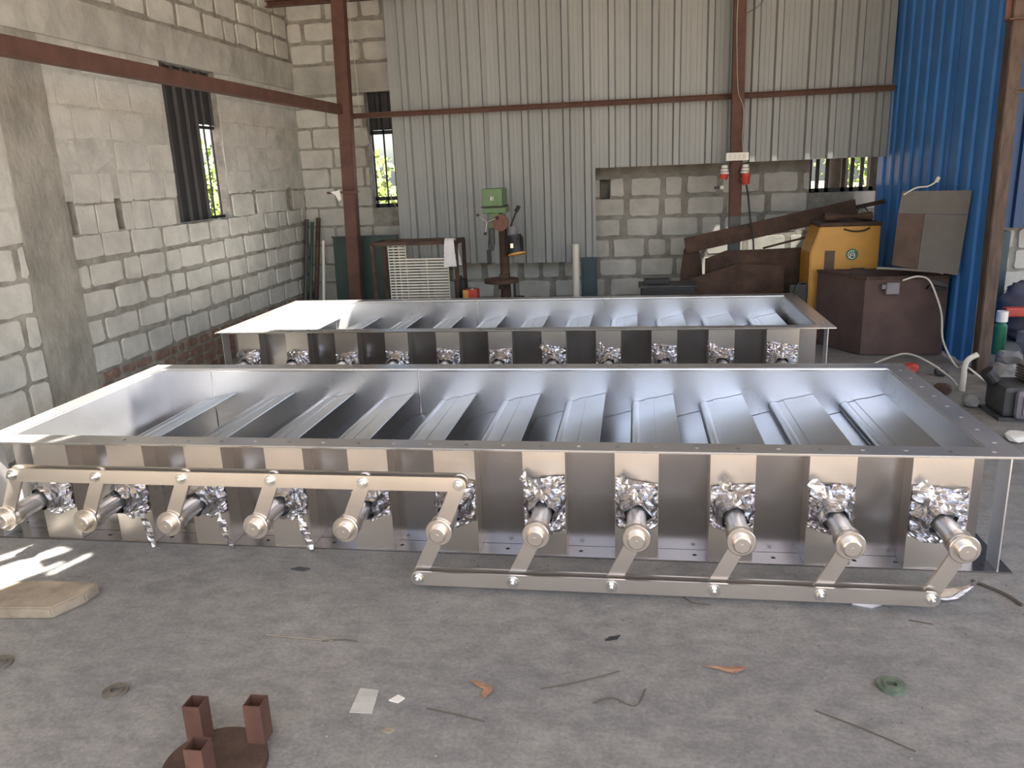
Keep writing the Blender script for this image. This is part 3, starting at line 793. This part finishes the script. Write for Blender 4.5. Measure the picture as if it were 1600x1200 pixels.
bm = B(); cyl(bm, (.085, .02, 1.0), (.10, .0, .87), .055, 20); obj('motor_mount', bm, 'motorgrey', t, smooth=True, autosmooth=40)
bm = B(); cyl(bm, (.105, -.02, .93), (.13, -.04, .765), .072, 24)
for k in range(12):
    a = 2*PI*k/12
    box(bm, .072, .080, -.005, .005, -.07, .07, mx=Matrix.Translation((.117, -.03, .848)) @ Matrix.Rotation(a, 4, 'Z'))
mo = obj('motor', bm, 'black', t)
bm = B(); cyl(bm, (.13, -.04, .768), (.133, -.043, .750), .082, 24, hollow=.055); obj('motor_rim', bm, 'orange', mo, smooth=True, autosmooth=40)
bm = B(); box(bm, .085, .115, -.105, -.10, .82, .86); obj('rating_plate', bm, 'bolt', mo)

# pipe and teal panel under the step of the sheeting
bm = B(); cyl(bm, (-.575, 7.66, 0), (-.575, 7.66, .80), .035, 20); tag(obj('pvc_pipe', bm, 'pvc', smooth=True, autosmooth=40), 'upright cream pipe below the edge of the grey sheeting', 'pipe')
t = empty('storage_panel', (-.45, 7.74, 0), label='dark teal narrow panel right of the upright cream pipe', cat='panel')
bm = B(); box(bm, -.08, .075, -.02, .02, 0, .66, bev=.004); obj('panel', bm, 'teal', t)
bm = B(); box(bm, -.06, .055, -.026, -.02, .05, .62, bev=.002); obj('inset', bm, 'teal', t)

# ------------------------------------------------------------------ back of the shed, right
# socket board
t = empty('socket_board', (.885, 7.56, 1.545), label='white socket board on the right rust-red column', cat='socket board')
bm = B(); box(bm, -.095, .10, -.045, 0.01, -.035, .035, bev=.006); obj('box', bm, 'white', t)
bm = B()
for x in (-.06, -.02, .02, .06): box(bm, x-.012, x+.012, -.049, -.045, -.02, .02, bev=.002)
obj('switch', bm, 'pvc', t)
for sx, la in ((-.105, 'red and white plug hanging on the left below the white socket board'), (.075, 'red and white plug hanging on the right below the white socket board, with black cable')):
    t = empty('cable_plug', (.885+sx, 7.52, 1.40), label=la, cat='plug', group='plugs below the socket board')
    bm = B(); cyl(bm, (0, 0, .0), (0, 0, .075), .042, 18, r1=.026); obj('collar', bm, 'white', t, smooth=True, autosmooth=40)
    bm = B(); cyl(bm, (0, 0, .018), (0, 0, .023), .045, 18, r1=.043); cyl(bm, (0, 0, .045), (0, 0, .05), .038, 18, r1=.036); obj('band', bm, 'darkgrey', t)
    bm = B(); cyl(bm, (0, 0, 0), (-.01 if sx < 0 else .02, 0, -.045), .042, 18, r1=.034); obj('body', bm, 'redpaint', t, smooth=True, autosmooth=40)
    if sx > 0:
        bm = B(); cyl(bm, (.0, -.01, -.03), (.01, -.01, -.10), .045, 16, r1=.03); obj('socket_body', bm, 'redpaint', t, smooth=True, autosmooth=40)
        bm = B(); tube(bm, spline([(.01, -.02, -.10), (.03, -.02, -.2), (.05, -.06, -.4), (.08, -.1, -.6), (.085, -.1, -.80)]), .008, 8); obj('cable', bm, 'black', t)
t = empty('wall_hook', (.72, 7.57, 1.28), label='small black and white fitting on the left side of the socket column', cat='fitting')
bm = B(); box(bm, -.02, .03, -.015, .015, -.012, .012, bev=.003); obj('rod', bm, 'black', t)
bm = B(); cyl(bm, (.03, 0, 0), (.06, 0, 0), .017, 14); obj('knob', bm, 'white', t); 
bm = B(); tube(bm, spline([(.86, 7.55, 3.0), (.85, 7.55, 2.7), (.86, 7.555, 2.4), (.88, 7.555, 2.1), (.93, 7.55, 1.95), (.93, 7.55, 1.7), (.94, 7.55, 1.585)]), .003, 5)
tag(obj('supply_wire', bm, 'hose'), 'thin pale wire running down the right column to the socket board', 'wire')
bm = B(); tube(bm, spline([(.93, 7.55, 2.72), (1.05, 7.6, 2.80), (1.15, 7.65, 2.98)]), .003, 5)
tag(obj('supply_wire', bm, 'darkgrey'), 'thin dark wire slanting up from the right column', 'wire')

# rusty angle leaning, plates
def bar3(bm, p, q, upv, w1, w2, tk=.008):
    """L angle: leg w1 along upv, leg w2 sideways"""
    p = Vector(p); q = Vector(q); d = (q-p).normalized(); v = Vector(upv); v = (v-d*v.dot(d)).normalized(); s = d.cross(v)
    prof = [(0, 0), (w1, 0), (w1, tk), (tk, tk), (tk, w2), (0, w2)]
    A = [bm.verts.new(p+v*a+s*b) for a, b in prof]; C = [bm.verts.new(q+v*a+s*b) for a, b in prof]
    for i in range(6): bm.faces.new((A[i], A[(i+1) % 6], C[(i+1) % 6], C[i]))
    bm.faces.new(A[::-1]); bm.faces.new(C)
bm = B(); bar3(bm, (.46, 7.50, .70), (1.93, 7.50, 1.00), (0, 0, 1), .145, -.09, .01)
tag(obj('angle_iron', bm, 'rustdark'), 'wide rusty steel angle propped on a slant before the sunlit block wall', 'steel angle')
bm = B(); prism(bm, [(.42, 0), (.62, 0), (.62, .44), (.60, .62), (.56, .80), (.50, .83), (.44, .72), (.41, .5)], 'y', 7.605, 7.615)
tag(obj('rusty_plate', bm, 'rustdark'), 'upright rusty plate under the low end of the slanted angle', 'steel plate')
bm = B(); bar3(bm, (1.86, 7.72, 1.02), (2.22, 7.72, 1.09), (0, 0, 1), .035, .03, .006)
tag(obj('angle_iron', bm, 'rustdark'), 'thin rusty bar behind the high end of the wide slanted angle', 'steel angle')
bm = B(); box(bm, 1.855, 1.885, 7.515, 7.545, 0, .955); tag(obj('steel_prop', bm, 'rustdark'), 'short upright rusty prop under the high end of the slanted angle', 'prop')
for k, (poly, y, la) in enumerate((([(.62, 0), (1.50, 0), (1.50, .745), (1.2, .735), (.80, .73), (.62, .66)], 7.40, 'large rusty steel plate standing behind the welding machine, in front of the slanted angle'),
                                   ([(.50, 0), (1.30, 0), (1.30, .60), (.9, .62), (.5, .50)], 7.30, 'darker rusty plate at the front of the standing plates'))):
    bm = B(); prism(bm, poly, 'y', y, y+.008); tag(obj('rusty_plate', bm, 'rustdark'), la, 'steel plate')
bm = B(); tube(bm, [(1.12, 7.38, .745), (1.30, 7.38, .79), (1.48, 7.38, .83)], .010, 6)
tag(obj('steel_rod', bm, 'rustdark'), 'thin rusty rod lying on the top edge of the large standing plate', 'rod')
t = empty('battery_charger', (.27, 7.1, 0), label='low black machine box left of the grey foot of the right column', cat='machine')
bm = B(); box(bm, -.23, .23, -.15, .15, .0, .47, bev=.012); obj('case', bm, 'black', t)
bm = B(); box(bm, -.25, .25, -.16, .16, .47, .485, bev=.003); obj('top_plate', bm, 'darkgrey', t)
bm = B(); box(bm, -.20, .02, -.06, .06, .485, .53, bev=.008); obj('terminal_box', bm, 'black', t)

# yellow welding machine
t = empty('welding_machine', (1.70, 7.13, 0), label='yellow welding machine with a round green badge behind the brown steel bin', cat='welding machine')
yf = -.22
bm = B()
prism(bm, [(-.27, .10), (.27, .10), (.27, .96), (-.20, .96), (-.27, .74)], 'y', yf, .18)
bmesh.ops.bevel(bm, geom=bm.edges[:], offset=.008, segments=2, affect='EDGES'); obj('case', bm, 'yellow', t)
bm = B(); box(bm, -.21, .28, yf-.01, .19, .955, .985, bev=.008); obj('lid', bm, 'rustdark', t)
bm = B(); box(bm, -.155, -.075, yf-.004, yf, .60, .76, bev=.001); obj('vent_panel', bm, 'boardbrown', t)
bm = B(); cyl(bm, (.06, yf-.008, .725), (.06, yf, .725), .047, 32); bd = obj('badge', bm, 'logo', t)
bm = B()
def arc(cx, cz, r, a0, a1, w_=.004, n=18):
    for k in range(n):
        a = math.radians(a0+(a1-a0)*k/n); b = math.radians(a0+(a1-a0)*(k+1)/n)
        v = [bm.verts.new((cx+rr_*math.cos(q), yf-.010, cz+rr_*math.sin(q))) for q, rr_ in ((a, r-w_), (a, r+w_), (b, r+w_), (b, r-w_))]
        bm.faces.new(v)
arc(.06, .725, .032, 60, 300, .003); arc(.062, .722, .017, -20, 190, .003)
box(bm, .042, .048, yf-.0105, yf-.0095, .695, .722); box(bm, .076, .082, yf-.0105, yf-.0095, .700, .722); box(bm, .042, .078, yf-.0105, yf-.0095, .718, .723)
obj('badge_monogram', bm, 'white', bd)
bm = B(); tube(bm, spline([(-.02, yf-.012, .935), (.05, yf-.02, .915), (.13, yf-.02, .918), (.18, yf-.012, .94)]), .007, 6); obj('grab_handle', bm, 'black', t)
for x in (-.2, .2):
    bm = B(); cyl(bm, (x-.02, -.05, .06), (x+.02, -.05, .06), .06, 20); cyl(bm, (x-.02, .11, .06), (x+.02, .11, .06), .06, 20); obj('wheel', bm, 'black', t, smooth=True, autosmooth=40)
bm = B(); rr = random.Random(9)
def fr(u, v):
    a = 2*PI*v; x = 1.55+.38*u; r = .035+.012*math.sin(7*u+1); return (x, 7.05+r*math.cos(a), 1.023+.7*r*math.sin(a)), (0, math.cos(a), math.sin(a))
crumple(bm, fr, 22, 12, .008, rr, True)
tag(obj('rolled_sack', bm, 'rustdark', smooth=True), 'brown rolled sack lying on top of the yellow welding machine', 'sack')
bm = B(); tube(bm, spline([(1.86, 7.24, .992), (1.87, 7.24, 1.07), (1.91, 7.24, 1.085), (1.94, 7.24, 1.06), (1.97, 7.24, .992)]), .005, 6)
tag(obj('cable_loop', bm, 'black'), 'black cable loop above the right end of the rolled sack', 'cable')

# brown steel bin
t = empty('steel_bin', (1.95, 6.6, 0), label='brown open-topped steel bin in front of the blue sheeting', cat='bin')
bm = B(); W = .012
outer = [(-.22, -.25), (.375, -.25), (.31, .22), (-.47, .22)]
cx_ = sum(p[0] for p in outer)/4; cy_ = sum(p[1] for p in outer)/4
inner = [(cx_+(p[0]-cx_)*.955, cy_+(p[1]-cy_)*.94) for p in outer]
def wallface(i):
    j = (i+1) % 4; b_ = B(); q = [outer[i], outer[j], inner[j], inner[i]]
    prism(b_, q, 'z', .02, .60); return b_
for i in range(4): obj('side_panel', wallface(i), 'crate', t)
bm = B(); prism(bm, outer, 'z', .008, .02); obj('floor_panel', bm, 'crate', t)
bm = B()
for i in range(4):
    j = (i+1) % 4; a, b = Vector((*outer[i], .605)), Vector((*outer[j], .605)); sqtube(bm, a, b, .022, .004)
obj('rim', bm, 'rustdark', t)
# bin contents / attached gadgets
t = empty('junction_box', (1.915, 6.325, .53), label='blue-grey plastic junction box on the front rim of the brown bin', cat='junction box')
bm = B(); box(bm, -.045, .05, -.03, .01, -.045, .045, bev=.01); obj('case', bm, 'motorgrey', t)
bm = B(); box(bm, -.075, -.045, -.02, .0, -.005, .03, bev=.004); obj('spout', bm, 'motorgrey', t)
t = empty('earth_clamp', (2.24, 6.335, .56), label='dark clamp on the right end of the bin rim', cat='clamp')
bm = B(); prism(bm, [(-.08, .045), (.06, .0), (.065, -.03), (-.05, .0)], 'y', -.03, .005); obj('upper_jaw', bm, 'darkgrey', t)
bm = B(); prism(bm, [(-.08, -.04), (.05, -.055), (.06, -.035), (-.06, -.01)], 'y', -.03, .005); obj('lower_jaw', bm, 'black', t)
t = empty('wire_bracket', (1.73, 6.40, .616), label='thin black frame standing on the left rim of the brown bin', cat='bracket')
bm = B(); tube(bm, [(-.09, .03, .0), (-.09, .03, .055), (.0, .03, .055), (.08, -.03, -.005)], .005, 6); obj('frame', bm, 'black', t)
# leaning board, two toned
t = empty('cement_board', (2.14, 6.315, .635), label='grey-brown board leaning beside the blue sheeting above the bin', cat='board')
def brd(pts):
    b_ = B(); A = []; C = []
    for x, z in pts:
        y = -.62*x; A.append(b_.verts.new((x, y, z))); C.append(b_.verts.new((x+.006, y+.012, z)))
    n = len(pts)
    for i in range(n): b_.faces.new((A[i], A[(i+1) % n], C[(i+1) % n], C[i]))
    b_.faces.new(A[::-1]); b_.faces.new(C); return b_
obj('upper_half', brd([(-.192, .443), (.205, .435), (.212, .605), (-.178, .605)]), 'board', t)
obj('lower_half', brd([(-.05, .03), (.185, .0), (.205, .432), (-.035, .438)]), 'board', t)
o = obj('stained_corner', brd([(-.205, .055), (-.052, .031), (-.037, .438), (-.193, .44)]), 'boardbrown', t); o['label'] = 'brown stained corner'
bm = B(); tube(bm, spline([(1.96, 6.385, 1.215), (2.04, 6.38, 1.262), (2.12, 6.37, 1.272), (2.18, 6.36, 1.31)]), .006, 6); cyl(bm, (2.17, 6.36, 1.30), (2.185, 6.36, 1.335), .014, 8)
tag(obj('tie_string', bm, 'pvc'), 'pale string tied across the top edge of the leaning board', 'string')
# hoses
bm = B(); tube(bm, spline([(1.88, 6.62, .645), (2.02, 6.50, .65), (2.15, 6.42, .645), (2.24, 6.36, .64), (2.275, 6.335, .63)]), .010, 8)
tag(obj('hose', bm, 'hose', smooth=True), 'pale grey hose lying across the top of the brown bin', 'hose')
bm = B(); tube(bm, spline([(1.98, 6.30, .59), (2.08, 6.30, .618), (2.145, 6.25, .60), (2.19, 6.21, .50), (2.22, 6.14, .36), (2.18, 5.95, .20), (2.15, 5.6, .10), (2.14, 5.42, .145), (2.22, 5.36, .08), (2.30, 5.3, .02)]), .007, 8)
tag(obj('hose', bm, 'pvc', smooth=True), 'pale hose hanging down the front of the brown bin to the floor', 'hose')
bm = B(); tube(bm, spline([(1.62, 5.6, .12), (1.80, 5.55, .20), (1.93, 5.45, .16), (2.05, 5.4, .07), (2.09, 5.38, .02)]), .007, 8)
tag(obj('hose', bm, 'hose', smooth=True), 'dull grey hose arching over the floor beside the near damper corner', 'hose')
bm = B(); tube(bm, spline([(2.10, 5.33, 0), (2.10, 5.33, .1), (2.10, 5.33, .17), (2.12, 5.33, .215), (2.17, 5.33, .245)]), .018, 12)
tag(obj('pvc_pipe', bm, 'pvc', smooth=True), 'short upright white pipe stub with a bent top beside the blue sheeting', 'pipe')
bm = B(); tube(bm, spline([(1.40, 6.9, .50), (1.34, 6.845, .50), (1.30, 6.83, .40), (1.27, 6.83, .3)]), .006, 6)
tag(obj('cable_loop', bm, 'teal'), 'thin teal cable hanging left of the yellow welding machine', 'cable')
bm = B(); box(bm, 1.27, 1.415, 6.86, 6.98, 0, .49, bev=.01); tag(obj('low_cabinet', bm, 'black'), 'small black cabinet at the left foot of the yellow welding machine', 'cabinet')

# ------------------------------------------------------------------ right edge clutter
t = empty('engine', (2.20, 4.80, 0), label='dark small engine on the floor right of the near damper corner', cat='engine')
bm = B(); box(bm, -.12, .16, -.10, .16, .02, .20, bev=.03); obj('crankcase', bm, 'darkgrey', t)
bm = B(); box(bm, -.07, .11, -.15, -.10, .02, .19, bev=.03); box(bm, -.04, .08, -.162, -.15, .05, .16, bev=.006); c_ = obj('square_cover', bm, 'motorgrey', t)
bm = B()
for k in range(6): box(bm, .02, .17, -.05, .12, .21+k*.016, .218+k*.016)
obj('cooling_fins', bm, 'ironring', t)
bm = B(); cyl(bm, (-.12, .05, .20), (-.17, .05, .26), .04, 14); obj('air_intake', bm, 'black', t)
bm = B(); box(bm, -.14, .18, -.11, .17, 0, .02, bev=.003); obj('base', bm, 'darkgrey', t)
rr = random.Random(21)
def rock(bm, c, s, rnd, sub=2):
    t_ = bmesh.new(); bmesh.ops.create_icosphere(t_, subdivisions=sub, radius=1)
    off = Vector((rnd.uniform(0, 9), rnd.uniform(0, 9), 0))
    for v in t_.verts:
        n__ = v.co.normalized(); k = 1+.28*noise.noise(n__*1.6+off)
        v.co = Vector((max(-.82, min(.82, v.co.x))*s[0]*k, max(-.82, min(.82, v.co.y))*s[1]*k, max(-.82, min(.82, v.co.z))*s[2]*k))+Vector(c)
    lo = min(v.co.z for v in t_.verts)
    merge(bm, t_); return lo
rocks = [((2.42, 5.50, 0), (.10, .09, .08), 'rubble', 'rough grey stone nearest the foot of the worn column, right side'),
         ((2.98, 6.2, 0), (.2, .14, .14), 'rubble', 'large grey stone below the red bar'),
         ((3.5, 7.45, 0), (.26, .2, .2), 'rubble', 'big grey stone heaped against the far block wall'),
         ((2.66, 6.02, 0), (.10, .09, .06), 'rubble', 'small grey stone in front of the green bottle'),
         ((2.78, 5.7, 0), (.16, .12, .11), 'rubble', 'wide grey stone between the engine and the large stone'),
         ((2.02, 4.36, 0), (.07, .07, .025), 'white', 'flat white lump beside the engine at the damper corner'),
         ((2.46, 5.12, 0), (.11, .09, .09), 'rustdark', 'dark brown lump directly behind the engine'),
         ((2.28, 5.12, 0), (.06, .06, .06), 'darkgrey', 'small blackish lump between the engine and the white pipe stub'),
         ((2.02, 4.98, 0), (.05, .06, .05), 'rubble', 'small stone left of the engine by the damper flange')]
for c, s, m, la in rocks:
    bm = B(); lo = rock(bm, c, s, rr); bmesh.ops.translate(bm, vec=(0, 0, -lo), verts=bm.verts)
    tag(obj('rubble_stone', bm, m), la, 'stone', 'rubble at the right edge')
bm = B(); rr2 = random.Random(8)
def fsack(u, v):
    a = 2*PI*v; b = PI*(u*.98+.01); return (3.22+.26*math.sin(b)*math.cos(a), 6.88+.2*math.sin(b)*math.sin(a), .24-.24*math.cos(b)), (math.sin(b)*math.cos(a), math.sin(b)*math.sin(a), -math.cos(b))
crumple(bm, fsack, 18, 24, .07, rr2, True)
tag(obj('cloth_bundle', bm, 'purple', smooth=True), 'faded purple-grey cloth bundle beyond the worn column', 'cloth')
t = empty('paint_bottle', (2.745, 6.40, 0), label='green bottle with a white cap right of the worn column', cat='bottle')
bm = B(); cyl(bm, (0, 0, 0), (0, 0, .22), .045, 16); cyl(bm, (0, 0, .22), (0, 0, .25), .045, 16, r1=.022); obj('body', bm, 'bottle', t, smooth=True, autosmooth=40)
bm = B(); cyl(bm, (0, 0, .25), (0, 0, .33), .040, 16); obj('cap', bm, 'white', t, smooth=True, autosmooth=40)
bm = B(); box(bm, 2.82, 3.3, 6.52, 6.60, .26, .33, bev=.012); 
tag(obj('red_pipe_box', bm, 'redpaint'), 'red bar low at the right edge of the view beside the cloth bundle', 'bar')
bm = B(); box(bm, 2.92, 3.06, 7.15, 7.3, .0, .86, bev=.01); tag(obj('dark_post', bm, 'teal'), 'dark upright post between the worn column and the far block wall', 'post')
for k, (x, y, s) in enumerate(((1.93, 5.80, .06), (2.10, 5.72, .05), (1.95, 5.25, .06))):
    bm = B(); lo = rock(bm, (x, y, 0), (s, s*.8, s*.7), rr); bmesh.ops.translate(bm, vec=(0, 0, -lo), verts=bm.verts)
    tag(obj('scrap_lump', bm, ['redpaint', 'darkgrey', 'rustdark'][k]), ['small red scrap lump behind the grey arching hose', 'dark scrap lump right of the red lump, under the hanging hose', 'brown scrap lump near the white pipe stub'][k], 'scrap')

# ------------------------------------------------------------------ foreground floor things
t = empty('stone_slab', (-2.22, 2.34, 0), .06, label='rough sandy stone slab on the floor at the left', cat='slab')
bm = B(); prism(bm, [(-.26, -.11), (.13, -.10), (.19, .01), (.20, .08), (-.02, .10), (-.28, .07)], 'z', 0, .045)
bmesh.ops.bevel(bm, geom=bm.edges[:], offset=.006, segments=2, affect='EDGES'); obj('slab', bm, 'slabtop', t)
# rusty stand: disc with square tube sockets
t = empty('tube_stand', (-1.10, 1.61, 0), label='rusty disc with short square tubes standing on it, bottom left', cat='stand')
bm = B(); cyl(bm, (0, 0, 0), (0, 0, .022), .135, 40); obj('base_disc', bm, 'rustdark', t, smooth=True, autosmooth=40)
for x, y in ((.01, -.075), (-.085, .08), (.08, .10)):
    bm = B(); p = Vector((x, y, .022)); sqtube(bm, p, p+Vector((0, 0, .118)), .05, .003); obj('socket_tube', bm, 'rust', t)
def ring(x, y, r, ri, h, m, la, z=0):
    b_ = B(); cyl(b_, (0, 0, 0), (0, 0, h), r, 28, hollow=ri); cyl(b_, (0, 0, h), (0, 0, h+.003), ri+.012, 24, hollow=ri)
    o = tag(obj('iron_ring', b_, m, smooth=True, autosmooth=40), la, 'ring'); o.location = (x, y, z); return o
ring(-1.58, 1.88, .038, .014, .008, 'ironring', 'dull iron washer on the floor at lower left')
ring(-2.07, 1.975, .045, .016, .008, 'ironring', 'dull iron ring cut by the left edge of the view')
ring(.74, 2.13, .042, .014, .010, 'greenring', 'greenish round flange on the floor at lower right')
def flat(name, pts, z, th, m, la, cat, curl=0):
    b_ = B(); prism(b_, pts, 'z', z, z+th)
    if curl:
        bmesh.ops.subdivide_edges(b_, edges=b_.edges[:], cuts=2, use_grid_fill=True); cx = sum(p[0] for p in pts)/len(pts)
        for v in b_.verts: v.co.z += curl*((v.co.x-cx)/.05)**2*.01
    return tag(obj(name, b_, m), la, cat)
flat('paper_sheet', [(-.82, 1.86), (-.752, 1.862), (-.765, 1.965), (-.825, 1.97)], .001, .003, 'paper', 'small pale square tile lying on the floor', 'tile')
flat('dry_leaf', [(-.50, 2.03), (-.46, 2.035), (-.43, 2.015), (-.42, 1.99), (-.44, 1.96), (-.455, 1.975), (-.45, 2.0), (-.475, 2.015)], .002, .002, 'dryleaf', 'reddish brown dry leaf in the middle of the floor', 'leaf', 1)
flat('dry_leaf', [(.20, 2.155), (.25, 2.165), (.30, 2.15), (.335, 2.165), (.31, 2.18), (.26, 2.18)], .002, .002, 'dryleaf', 'pale narrow dry leaf right of the floor centre', 'leaf', 1)
flat('dry_leaf', [(-.10, 2.285), (-.06, 2.30), (-.05, 2.32), (-.085, 2.31)], .002, .003, 'black', 'small dark curled leaf near the floor centre', 'leaf', 1)
flat('paper_scrap', [(-.72, 1.92), (-.69, 1.915), (-.675, 1.935), (-.70, 1.95)], .001, .004, 'white', 'tiny white plastic scrap right of the pale tile', 'scrap', 1)
flat('paper_scrap', [(-.70, 1.79), (-.675, 1.785), (-.665, 1.80), (-.69, 1.81)], .001, .004, 'slabtop', 'tiny yellowish scrap in front of the pale tile', 'scrap')
flat('metal_offcut', [(.74, 2.58), (.80, 2.56), (.84, 2.585), (.78, 2.61)], .001, .005, 'steel', 'flat steel offcut under the lower linkage bar', 'offcut')
flat('metal_offcut', [(-1.36, 2.67), (-1.30, 2.66), (-1.28, 2.68), (-1.33, 2.69)], .001, .004, 'darkgrey', 'dark offcut on the floor under the left linkage', 'offcut')
flat('dry_leaf', [(.98, 2.60), (1.10, 2.64), (1.20, 2.70), (1.12, 2.70), (1.0, 2.64)], .004, .004, 'foil', 'scrap of shiny foil on the floor below the last crank', 'foil scrap', 1)
tw = [([(-.28, 2.02), (-.18, 2.06), (-.10, 2.10), (-.05, 2.13)], 'dark twig running across the floor centre'),
      ([(-.12, 1.97), (-.07, 2.0), (.0, 1.97), (.03, 2.05)], 'bent dark wire piece near the floor centre'),
      ([(-1.25, 2.22), (-1.12, 2.21), (-1.0, 2.205)], 'pale straw on the left part of the floor'),
      ([(-1.04, 2.20), (-.97, 2.215), (-.92, 2.21)], 'short brown twig at the end of the pale straw'),
      ([(-.60, 1.90), (-.50, 1.88), (-.42, 1.86)], 'thin twig in front of the reddish leaf'),
      ([(.50, 2.0), (.62, 1.93), (.72, 1.86)], 'long thin twig beside the greenish flange'),
      ([(.90, 2.50), (.97, 2.48)], 'short dark wire piece right of the lower linkage bar'),
      ([(.16, 2.60), (.20, 2.55), (.26, 2.54)], 'curled dark shaving below the middle of the lower bar'),
      ([(1.20, 2.78), (1.27, 2.70), (1.30, 2.62)], 'rusty rod piece at the right end of the near damper')]
for k, (pts, la) in enumerate(tw):
    r = .002 if k != 8 else .006
    bm = B(); tube(bm, spline([(x, y, r+.0008) for x, y in pts], 4), r, 5)
    tag(obj('twig' if k not in (1, 6, 7, 8) else 'wire_piece', bm, 'twig' if k not in (2,) else 'slabtop'), la, 'twig' if k not in (1, 6, 7, 8) else 'wire', 'small litter on the floor')
# scattered grit, too small to count
bm = B(); rr = random.Random(2)
for k in range(420):
    x = rr.uniform(-.9, 1.5); y = rr.uniform(1.4, 2.8); s = rr.uniform(.0012, .0045)
    t_ = bmesh.new(); bmesh.ops.create_icosphere(t_, subdivisions=1, radius=s)
    for v in t_.verts: v.co = Vector((v.co.x*rr.uniform(.8, 1.8)+x, v.co.y*rr.uniform(.8, 1.5)+y, v.co.z*.6+s*.5))
    merge(bm, t_)
tag(obj('floor_grit', bm, 'rubble'), 'fine grey grit scattered over the concrete floor', 'grit', kind='stuff')

# ------------------------------------------------------------------ outside the windows
def tree(x, y, hgt, rad, n, seed, la):
    rr = random.Random(seed); t = empty('garden_tree', (x, y, -.12), label=la, cat='tree')
    bm = B(); tube(bm, spline([(0, 0, 0), (.05, .03, hgt*.4), (-.04, 0, hgt*.75)]), .06, 10)
    for k in range(4):
        a = rr.uniform(0, 6.28); tube(bm, [(0, 0, hgt*.4), (math.cos(a)*rad*.5, math.sin(a)*rad*.5, hgt*.75)], .025, 6)
    obj('trunk', bm, 'bark', t)
    bm = B()
    for k in range(n):
        d = Vector((rr.gauss(0, 1), rr.gauss(0, 1), rr.gauss(0, 1))).normalized()*rad*rr.uniform(.35, 1)
        c = Vector((0, 0, hgt*.75))+Vector((d.x, d.y, d.z*.9)); s = rr.uniform(.04, .09)
        u = Vector((rr.gauss(0, 1), rr.gauss(0, 1), rr.gauss(0, 1))).normalized(); v = u.orthogonal().normalized()
        q = [bm.verts.new(c+u*s), bm.verts.new(c+v*s*.5), bm.verts.new(c-u*s), bm.verts.new(c-v*s*.5)]; bm.faces.new(q)
    obj('foliage', bm, 'leaf', t)
tree(-5.6, 9.6, 1.7, 1.0, 1500, 1, 'bright green bush outside the left wall window')
tree(-4.2, 11.6, 1.6, 1.1, 1500, 2, 'bright green bush outside the narrow back window')
tree(3.6, 11.5, 2.1, 1.2, 1500, 3, 'green tree outside the barred right back window')
for k, (x, y) in enumerate(((2.15, 9.3), (2.62, 9.6))):
    bm = B(); tube(bm, spline([(x, y, -.12), (x+.02, y, 1.2), (x-.03, y, 2.6), (x+.02, y, 4)]), .10, 12)
    tag(obj('tree_trunk', bm, 'bark', smooth=True), ['left tree trunk seen behind the barred right back window', 'right tree trunk seen behind the barred right back window'][k], 'tree trunk')
